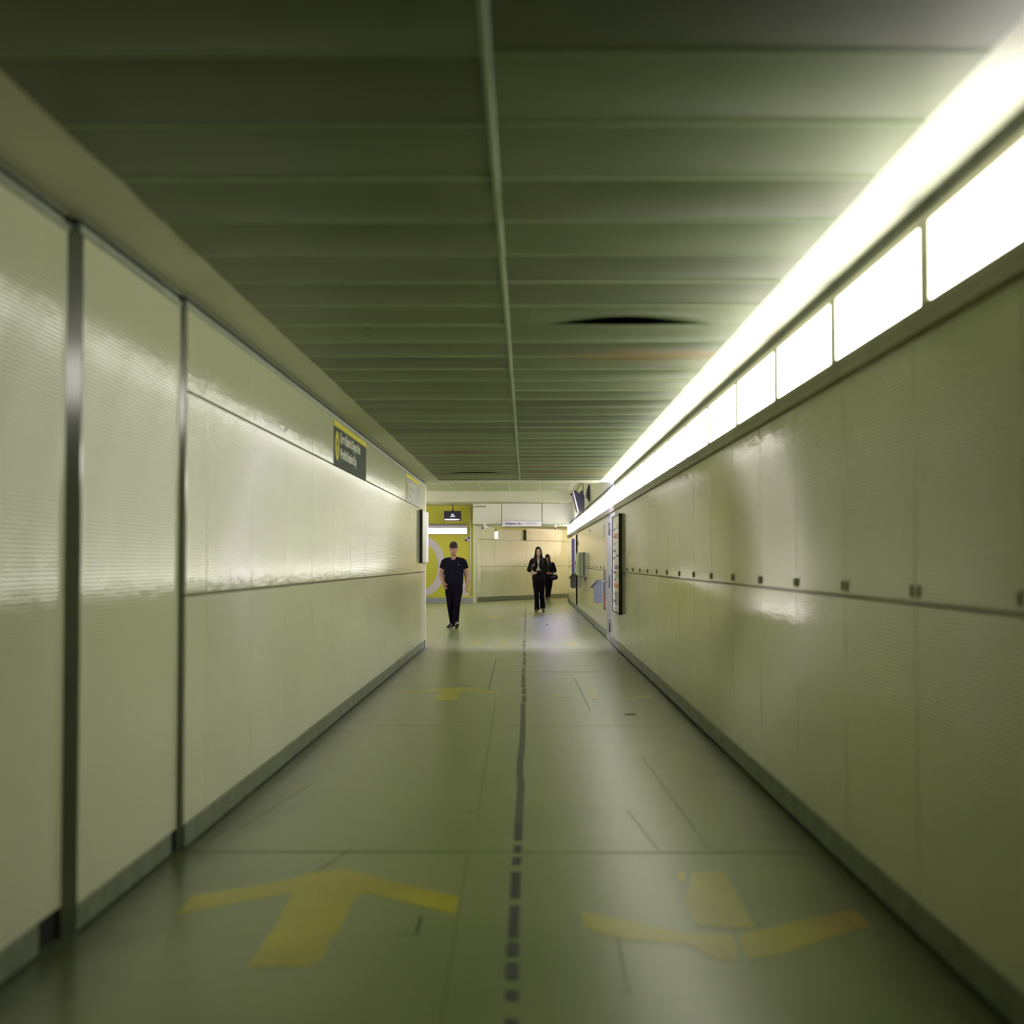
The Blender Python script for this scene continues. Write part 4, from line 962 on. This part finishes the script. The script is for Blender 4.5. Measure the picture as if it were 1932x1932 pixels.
b = MB(); b.box(-.036, .036, -.004, .004, -.070, .075, M['blackplastic'], 0.003); o = b.build('case'); o.parent = ph
b = MB(); b.box(-.033, .033, .0035, .0048, -.066, .071, M['screen']); o = b.build('screen'); o.parent = ph
b = MB(); b.ball((.018, -.0045, .055), .008, .002, .008, M['metal'], 12); o = b.build('camera_lens'); o.parent = ph
ph.rotation_euler = (math.radians(-25), 0, math.radians(-20))

# ---- second woman behind her
w2 = thing('person', (0.795, 51.6, 0), 'second woman in a plum coat and pale scarf walking behind the first', 'person')
CH = (-0.045, -0.04, 1.375); s = .92
SHL, ELL, WRL = V(-.150, .01, 1.265), V(-.205, .0, 1.02), V(-.10, -.18, .985)
SHR, ELR, WRR = V(.140, .01, 1.265), V(.222, -.01, 1.035), V(.105, -.19, .965)
HIPS = [V(-.075, 0, .80), V(.075, 0, .80)]; KN = [V(-.07, .01, .43), V(.04, -.04, .43)]; AN = [V(-.07, .12, .09), V(.0, -.06, .09)]
bm = bmesh.new(); head(bm, CH, s, True)
loft(bm, [(0, 0, .74, .13, .10), (0, 0, .84, .135, .10), (0, 0, .98, .12, .09), (0, 0, 1.13, .125, .095), (-.02, .01, 1.24, .12, .075), (-.04, .012, 1.29, .07, .05)], seg=18)
for sh, el, wr_ in ((SHL, ELL, WRL), (SHR, ELR, WRR)):
    loft(bm, [(*sh, .044, .048), (*sh.lerp(el, .5), .040, .042), (*el, .034, .036), (*el.lerp(wr_, .4), .033, .033), (*wr_, .023, .020)], hint=(0, 1, 0), seg=14)
hand(bm, WRL, V(.6, -.4, -.1), (0, .3, -1), (0, -1, 0), 0.92, 0.6); hand(bm, WRR, V(-.7, -.4, -.15), (0, .3, -1), (0, -1, .2), 0.92, 0.6)
for h, k, a in zip(HIPS, KN, AN):
    loft(bm, [(*h, .072, .078), (*h.lerp(k, .5), .060, .064), (*k, .044, .048), (*k.lerp(a, .4), .042, .046), (*a, .030, .032)], seg=14)
fuse(bm, 'body', M['skin'], w2, 0.0055, 3); face_parts(w2, CH, s)
bm = bmesh.new()
loft(bm, [(0, .0, .70, .165, .125), (0, .0, .82, .162, .125), (0, .0, .96, .150, .118), (0, -.004, 1.10, .158, .124), (-.01, .004, 1.21, .160, .108), (-.03, .01, 1.285, .105, .078), (-.04, .012, 1.32, .066, .064)], seg=26, flat=True)
for sh, el, wr_ in ((SHL, ELL, WRL), (SHR, ELR, WRR)):
    loft(bm, [(sh.x*.5, .012, 1.275, .050, .062), (*sh, .064, .068), (*sh.lerp(el, .5), .060, .062), (*el, .056, .058), (*el.lerp(wr_, .5), .050, .050), (*el.lerp(wr_, .9), .044, .044)], hint=(0, 1, 0), seg=16, flat=True)
fuse(bm, 'coat', M['plumtop'], w2, 0.007, 3)
bm = bmesh.new()
loft(bm, [(-.11, -.02, 1.30, .03, .03), (-.05, -.10, 1.285, .035, .03), (.03, -.06, 1.30, .03, .03), (.05, .03, 1.31, .03, .03)], hint=(0, 0, 1), seg=14)
loft(bm, [(-.06, -.10, 1.29, .045, .020), (-.055, -.135, 1.18, .055, .020), (-.045, -.140, 1.05, .055, .020), (-.03, -.135, .92, .050, .020)], seg=14)
fuse(bm, 'scarf', M['scarf'], w2, 0.007, 3)
bm = bmesh.new()
loft(bm, [(0, .0, .82, .148, .112), (0, .0, .72, .150, .115), (0, 0, .65, .11, .09)], seg=22, flat=True)
for h, k, a in zip(HIPS, KN, AN):
    loft(bm, [(h.x, .0, .78, .082, .098), (*h.lerp(k, .5), .076, .082), (*k, .064, .070), (*k.lerp(a, .5), .056, .062), (*(a + V(0, 0, .03)), .050, .056)], seg=20, flat=True)
fuse(bm, 'trousers', M['trousers'], w2, 0.008, 3)
long_hair(w2, CH, s, .20, True)
shoe(w2, (-.075, .14, 0.0), (-.1, -1), 0.0, .86, M['shoe'], M['sole'])
shoe(w2, (-.0, -.05, 0.0), (-.1, -1), math.radians(12), .86, M['shoe'], M['sole'])
bg = thing('handbag', (0.985, 51.45, .82), 'round dark handbag hanging from the forearm of the woman behind', 'bag')
bm = bmesh.new(); loft(bm, [(-.145, 0, .015, .03, .05), (-.08, 0, 0, .085, .075), (.0, 0, -.005, .105, .085), (.075, 0, .0, .090, .075), (.125, 0, .012, .035, .04)], hint=(0, 0, 1), seg=20)
fuse(bm, 'bag_body', M['blackplastic'], bg, 0.008, 4)
bm = bmesh.new(); loft(bm, [(-.12, 0, .04, .010, .008), (-.09, 0, .13, .010, .008), (-.02, 0, .19, .010, .008), (.05, 0, .14, .010, .008), (.10, 0, .045, .010, .008)], hint=(0, 1, 0), seg=8)
fuse(bm, 'strap', M['blackplastic'], bg, 0.005, 1)
